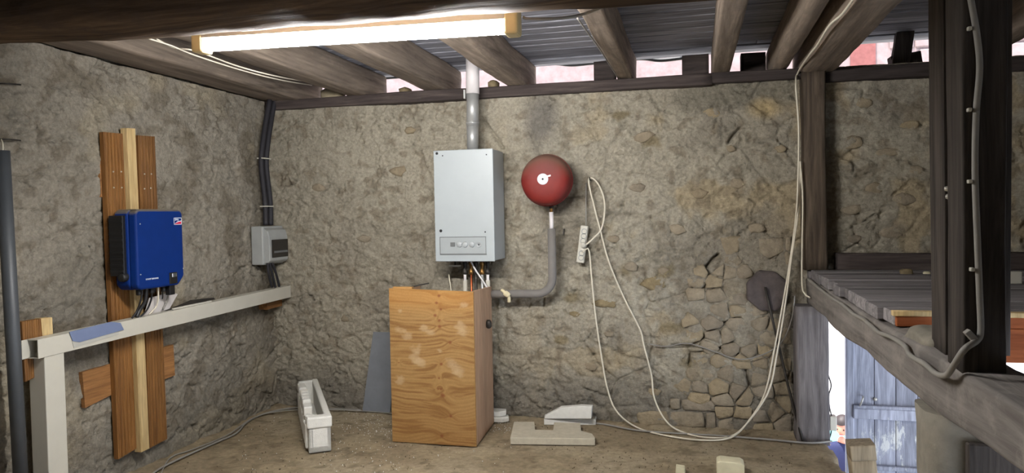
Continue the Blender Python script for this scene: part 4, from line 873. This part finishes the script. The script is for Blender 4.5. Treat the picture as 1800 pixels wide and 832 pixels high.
text_part('logo_lettering', 'SMA', hh*.42, (XI+.0018, la_.y+ww*.12, lb_.z+hh*.58), 'logo_white', lg)
MB().prism([(XI+.0012, la_.y+.004, lb_.z+.004), (XI+.0012, lb_.y-.004, lb_.z+.004), (XI+.0012, lb_.y-.004, lb_.z+hh*.48), (XI+.0012, la_.y+ww*.55, lb_.z+hh*.40)], (.001, 0, 0)).build('logo_wedge', 'logo_red', lg)
MB().prism([(XI+.0014, la_.y+.006, lb_.z+.007), (XI+.0014, la_.y+ww*.55, lb_.z+hh*.40), (XI+.0014, lb_.y-.004, lb_.z+hh*.48), (XI+.0014, lb_.y-.004, lb_.z+hh*.57), (XI+.0014, la_.y+ww*.5, lb_.z+hh*.50)], (.001, 0, 0)).build('logo_swoosh', 'logo_white', lg)
q = onX(256, 493, XI); text_part('model_lettering', 'SUNNY TRIPOWER', .0115, (XI+.001, q.y, q.z), 'logo_white', iv)
# cable glands and leads under the inverter
for k in range(5): MB().lathe([(.012, 0), (.014, .004), (.014, .03), (.010, .034)], (XI-.05-(k % 2)*.03, y0+.06+k*.048, z0-.032), (0, 0, 1), 10).build('cable_gland', 'black_plastic', iv)
MB().box(XI-.05, XI-.02, y1-.105, y1-.06, z0-.055, z0+.005).build('plug_block', 'black_plastic', iv, bev=.003)
TZ = lambda y: .915+(y-2.73)*.018   # top of the trunking
XT = -3.0
leads = [((250, 512), (247, 530), (240, 548), (232, 560), 'cable_black', .005), ((257, 512), (255, 530), (246, 545), (240, 558), 'cable_black', .011), ((267, 512), (266, 526), (259, 544), (246, 558), 'cable_black', .005), ((278, 508), (278, 525), (274, 540), (262, 553), 'cable_white', .005), ((286, 507), (286, 515), (286, 522), (285, 526), 'cable_black', .004), ((296, 505), (296, 515), (293, 530), (286, 545), 'cable_grey', .006)]
for i, (a, b, c_, d, mt, r_) in enumerate(leads):
    nme = ('thin black lead', 'thick black lead', 'black lead', 'white lead', 'short cut black lead', 'grey lead')[i]
    o = cable('lead', [onX(a[0], a[1]-14, XI-.05), onX(*a, XI-.05), onX(*b, XI-.06), onX(*c_, XI-.08), onX(*d, XI-.085)], r_, mt); tag(o, nme+' dropping from the blue inverter into the trunking', 'cable')
o = MB().prism([tuple(onX(x, y, XI-.11)) for x, y in ((262, 524), (300, 514), (312, 517), (296, 546), (250, 562))], (.002, 0, 0)).build('paper_sheet', 'paper_grey'); tag(o, 'crumpled grey paper tucked behind the cables under the inverter', 'paper')
# trunking
tk = thing('cable_trunking', 'white plastic cable trunking along the left wall with an upright leg', 'trunking', (-3.05, 2.85, 0))
def beam2(name, A, B, x0, x1, h_, mat='white_plastic', bev=.002):
    return MB().prism([(x1, A.y, A.z), (x1, B.y, B.z), (x1, B.y, B.z-h_), (x1, A.y, A.z-h_)], (x0-x1, 0, 0)).build(name, mat, tk, bev=bev)
A = onX(65, 598, XT); B = onX(511, 502, XT); C_ = onX(62, 632, XT); h_ = (A.z-C_.z+B.z-onX(512, 523, XT).z)/2
A.y = 2.73
beam2('cover', A, B, XT-.006, XT, h_); beam2('back', A+Vector((0, -.03, 0)), B, XT-.066, XT-.061, h_)
beam2('top_side', A+Vector((0, .0, 0)), B, XT-.064, XT-.003, .004, bev=0); Ab = A-Vector((0, 0, h_-.004)); Bb = B-Vector((0, 0, h_-.004)); beam2('bottom_side', Ab, Bb, XT-.064, XT-.003, .004, bev=0)
zb = A.z-h_; ya, yb_ = onX(82, 700, XT).y, onX(117, 700, XT).y
MB().box(XT-.10, XT-.004, ya, yb_, .0, zb+.02).build('upright_leg', 'white_plastic', tk, bev=.004)
# dust on the trunking, tape, tool
tp = [(122, 584), (195, 566), (212, 568), (218, 580), (140, 602), (128, 600)]
o = MB().prism([tuple(onX(x, y, XT+.006)) for x, y in tp], (-.003, 0, 0)).build('blue_tape', 'tape_blue'); tag(o, 'strip of blue-grey sheet stuck over the trunking', 'sheet')
o = MB().prism([tuple(onX(x, y, XT+.003)) for x, y in ((124, 590), (140, 600), (208, 580), (209, 588), (130, 612))], (-.002, 0, 0)).build('sheet_backing', 'tape_back'); tag(o, 'torn pale backing below the blue-grey sheet', 'sheet')
yA, yB = onX(300, 545, XT).y, onX(386, 522, XT).y
tl = thing('flat_tool', 'dark flat tool with a pale strip lying on the trunking', 'tool', (XT-.03, (yA+yB)/2, TZ(yA)))
def zt2(y): return A.z+(B.z-A.z)*(y-A.y)/(B.y-A.y)
MB().prism([(XT-.05, yA, zt2(yA)+.002), (XT-.05, yB, zt2(yB)+.008), (XT-.05, yB-.02, zt2(yB)+.022), (XT-.05, yB-.22, zt2(yB)+.030), (XT-.05, yA+.12, zt2(yA)+.018)], (.02, 0, 0)).build('blade', 'dark_metal', tl, bev=.002)
MB().prism([(XT-.026, yA+.04, zt2(yA)+.002), (XT-.026, yB-.06, zt2(yB)-.002), (XT-.026, yB-.06, zt2(yB)+.009), (XT-.026, yA+.04, zt2(yA)+.012)], (.012, 0, 0)).build('pale_strip', 'white_plastic', tl, bev=.002)
# bracket boards behind the trunking end
bb = thing('bracket_board', 'short brown board with a pale batten behind the trunking end', 'boards', (-3.1, 2.7, .65))
for nm, px, xf, th, mat in (('board', [(38, 566), (75, 560), (80, 655), (45, 672)], XT-.068, .03, 'deck_brown'), ('batten', [(72, 560), (92, 558), (94, 600), (76, 604)], XT-.067, .04, 'pale_batten')):
    MB().prism([tuple(onX(x, y, xf)) for x, y in px], (-th, 0, 0)).build(nm, mat, bb, bev=.002)
o = MB().prism([tuple(onX(x, y, XT-.068)) for x, y in ((468, 530), (496, 522), (496, 538), (470, 545))], (-.07, 0, 0)).build('support_block', 'deck_brown_cross', bev=.002); tag(o, 'small wooden support block under the far trunking end', 'wood block')
# grey pipe standing at the left
t = onX(4, 265, -3.03); b = onX(36, 832, -3.03); dirv = (b-t); b2 = t+dirv*((t.z-.0)/(t.z-b.z))
gp = thing('grey_pipe', 'grey plastic pipe standing upright against the left wall', 'pipe', tuple(b2))
MB().tube([b2, t], .030, 20).build('pipe', 'grey_plastic_pipe', gp)
MB().lathe([(.030, 0), (.034, .004), (.034, .09), (.030, .095)], b2+Vector((0, 0, .0)), (t-b2), 20).build('socket', 'grey_plastic_pipe', gp)
cable('wires', [t+Vector((0, 0, -.02)), onX(5, 255, -3.03), onX(2, 245, -3.05)], .003, 'cable_white', gp)
for px, py, wh in ((-4, 147, 'high in the left wall plaster'), (-4, 245, 'in the left wall just above the grey pipe')):
    o = MB().tube([onX(px, py, -3.14), onX(px+20, py, -3.11), onX(px+40, py+2, -3.13)], .004, 6).build('wall_nail', 'dark_metal'); tag(o, 'long rusty nail '+wh, 'nail', 'nails in the left wall')
# breaker box
bx0, bx1, by0, by1 = -3.15, -3.005, 4.655, 4.925
zt_ = onX(470, 398, -2.99).z; zb_ = onX(480, 466, -2.99).z
br = thing('breaker_box', 'light grey breaker box with a smoked window in the corner', 'breaker box', (-3.1, 4.78, zb_))
MB().box(bx0, bx1-.045, by0, by1, zb_, zt_).build('base', 'dusty_grey_plastic', br, bev=.010)
MB().prism([(bx1-.05, by0+.012, zb_+.012), (bx1-.05, by0+.012, zt_-.012), (bx1-.015, by0+.012, zt_-.03), (bx1, by0+.012, zt_-.085), (bx1, by0+.012, zb_+.03), (bx1-.02, by0+.012, zb_+.012)], (0, by1-by0-.024, 0)).build('cover', 'dusty_grey_plastic', br, bev=.006)
wn = MB().box(bx1-.008, bx1+.006, by0+.040, by1-.016, zb_+.050, zt_-.100).build('window', 'window_smoke', br, bev=.006)
MB().box(bx1+.003, bx1+.008, by0+.06, by1-.03, zb_+.085, zb_+.10).build('breaker_row', 'line_grey', wn)
MB().box(bx1-.03, bx1-.012, by1-.012, by1+.008, zb_+.09, zb_+.12).build('latch', 'white_plastic', br, bev=.002)
# black conduit down to the breaker box
pts = [(478, 176), (472, 210), (466, 250), (463, 285), (466, 320), (470, 355), (471, 396)]
cd = thing('black_conduit', 'pair of black lagged cables running down the corner to the breaker box', 'conduit', tuple(onX(470, 396, -3.06)))
for dx in (-4, 5): cable('cable', [onX(x+dx, y, -3.08) for x, y in pts], .019, 'black_foam', cd, n=12)
for (px, py) in ((463, 279), (468, 363)):
    q = onX(px+1, py, -3.08); MB().obox(q, Vector((.026, 0, 0)), Vector((0, .05, 0)), Vector((0, 0, .004))).build('cable_tie', 'white_plastic', cd)
for i, dx in enumerate((-6, 0, 7)):
    o = cable('breaker_lead', [onX(474+dx*.6, 462, -3.03), onX(478+dx, 480, -3.03), onX(484+dx, 505, -3.04)], .009, 'black_foam'); tag(o, 'black lead under the breaker box, '+('farthest from the back wall', 'the middle one', 'nearest the back wall')[i], 'cable', 'leads under the breaker box')
# cable on the floor in the corner
for i, (dy, lab) in enumerate(((0, 'grey cable lying in a curve on the floor along the left wall'), (1, 'second thin cable straying across the floor by the left wall'))):
    base = [(640, 718), (590, 715), (520, 717), (470, 726), (435, 742), (415, 762), (380, 778), (330, 800), (285, 822), (262, 838)] if i == 0 else [(690, 727), (620, 722), (540, 720), (480, 725), (440, 737), (400, 765), (340, 790), (300, 805), (280, 838)]
    pts = [onZ(x, y, .012) for x, y in base]; pts = [Vector((max(p.x, L+.05), min(p.y, D-.05), p.z)) for p in pts]
    o = cable('floor_cable', pts, .006 if i == 0 else .004, 'cable_grey'); tag(o, lab, 'cable')

# ------------------------------------------------------------------ crumbs on the floor
def crumbs(name, n, mat, lab, cat, smin, smax, zones):
    rn = random.Random(len(name)); mb = MB()
    for _ in range(n):
        x0, x1, y0, y1 = rn.choice(zones); x, y = rn.uniform(x0, x1), rn.uniform(y0, y1); s_ = rn.uniform(smin, smax)
        p = onZ(x, y, .005); c = Vector((p.x, min(p.y, D-.02), s_*.4))
        if c.x < L+.03: continue
        mb.add([c+Vector((rn.uniform(-1, 1), rn.uniform(-1, 1), -.6)).normalized()*s_, c+Vector((1, .2, -.4))*s_*.7, c+Vector((-.6, .9, -.4))*s_*.7, c+Vector((rn.uniform(-.4, .4), rn.uniform(-.4, .4), .7))*s_, c+Vector((-.5, -.8, -.3))*s_*.7], [(0, 1, 3), (1, 2, 3), (2, 4, 3), (4, 0, 3), (0, 4, 2, 1)])
    o = mb.build(name, mat); tag(o, lab, cat, kind='stuff')
crumbs('polystyrene_crumbs', 420, 'foam_white', 'scattered white polystyrene crumbs on the dirt floor', 'crumbs', .002, .006, [(420, 900, 730, 832), (860, 940, 735, 760), (560, 700, 740, 832), (600, 690, 718, 760)])
crumbs('floor_grit', 900, 'grit_brown', 'brown grit and earth bits scattered over the floor', 'grit', .002, .007, [(300, 1450, 740, 860), (900, 1450, 745, 790), (420, 760, 720, 832), (1000, 1400, 790, 850)])
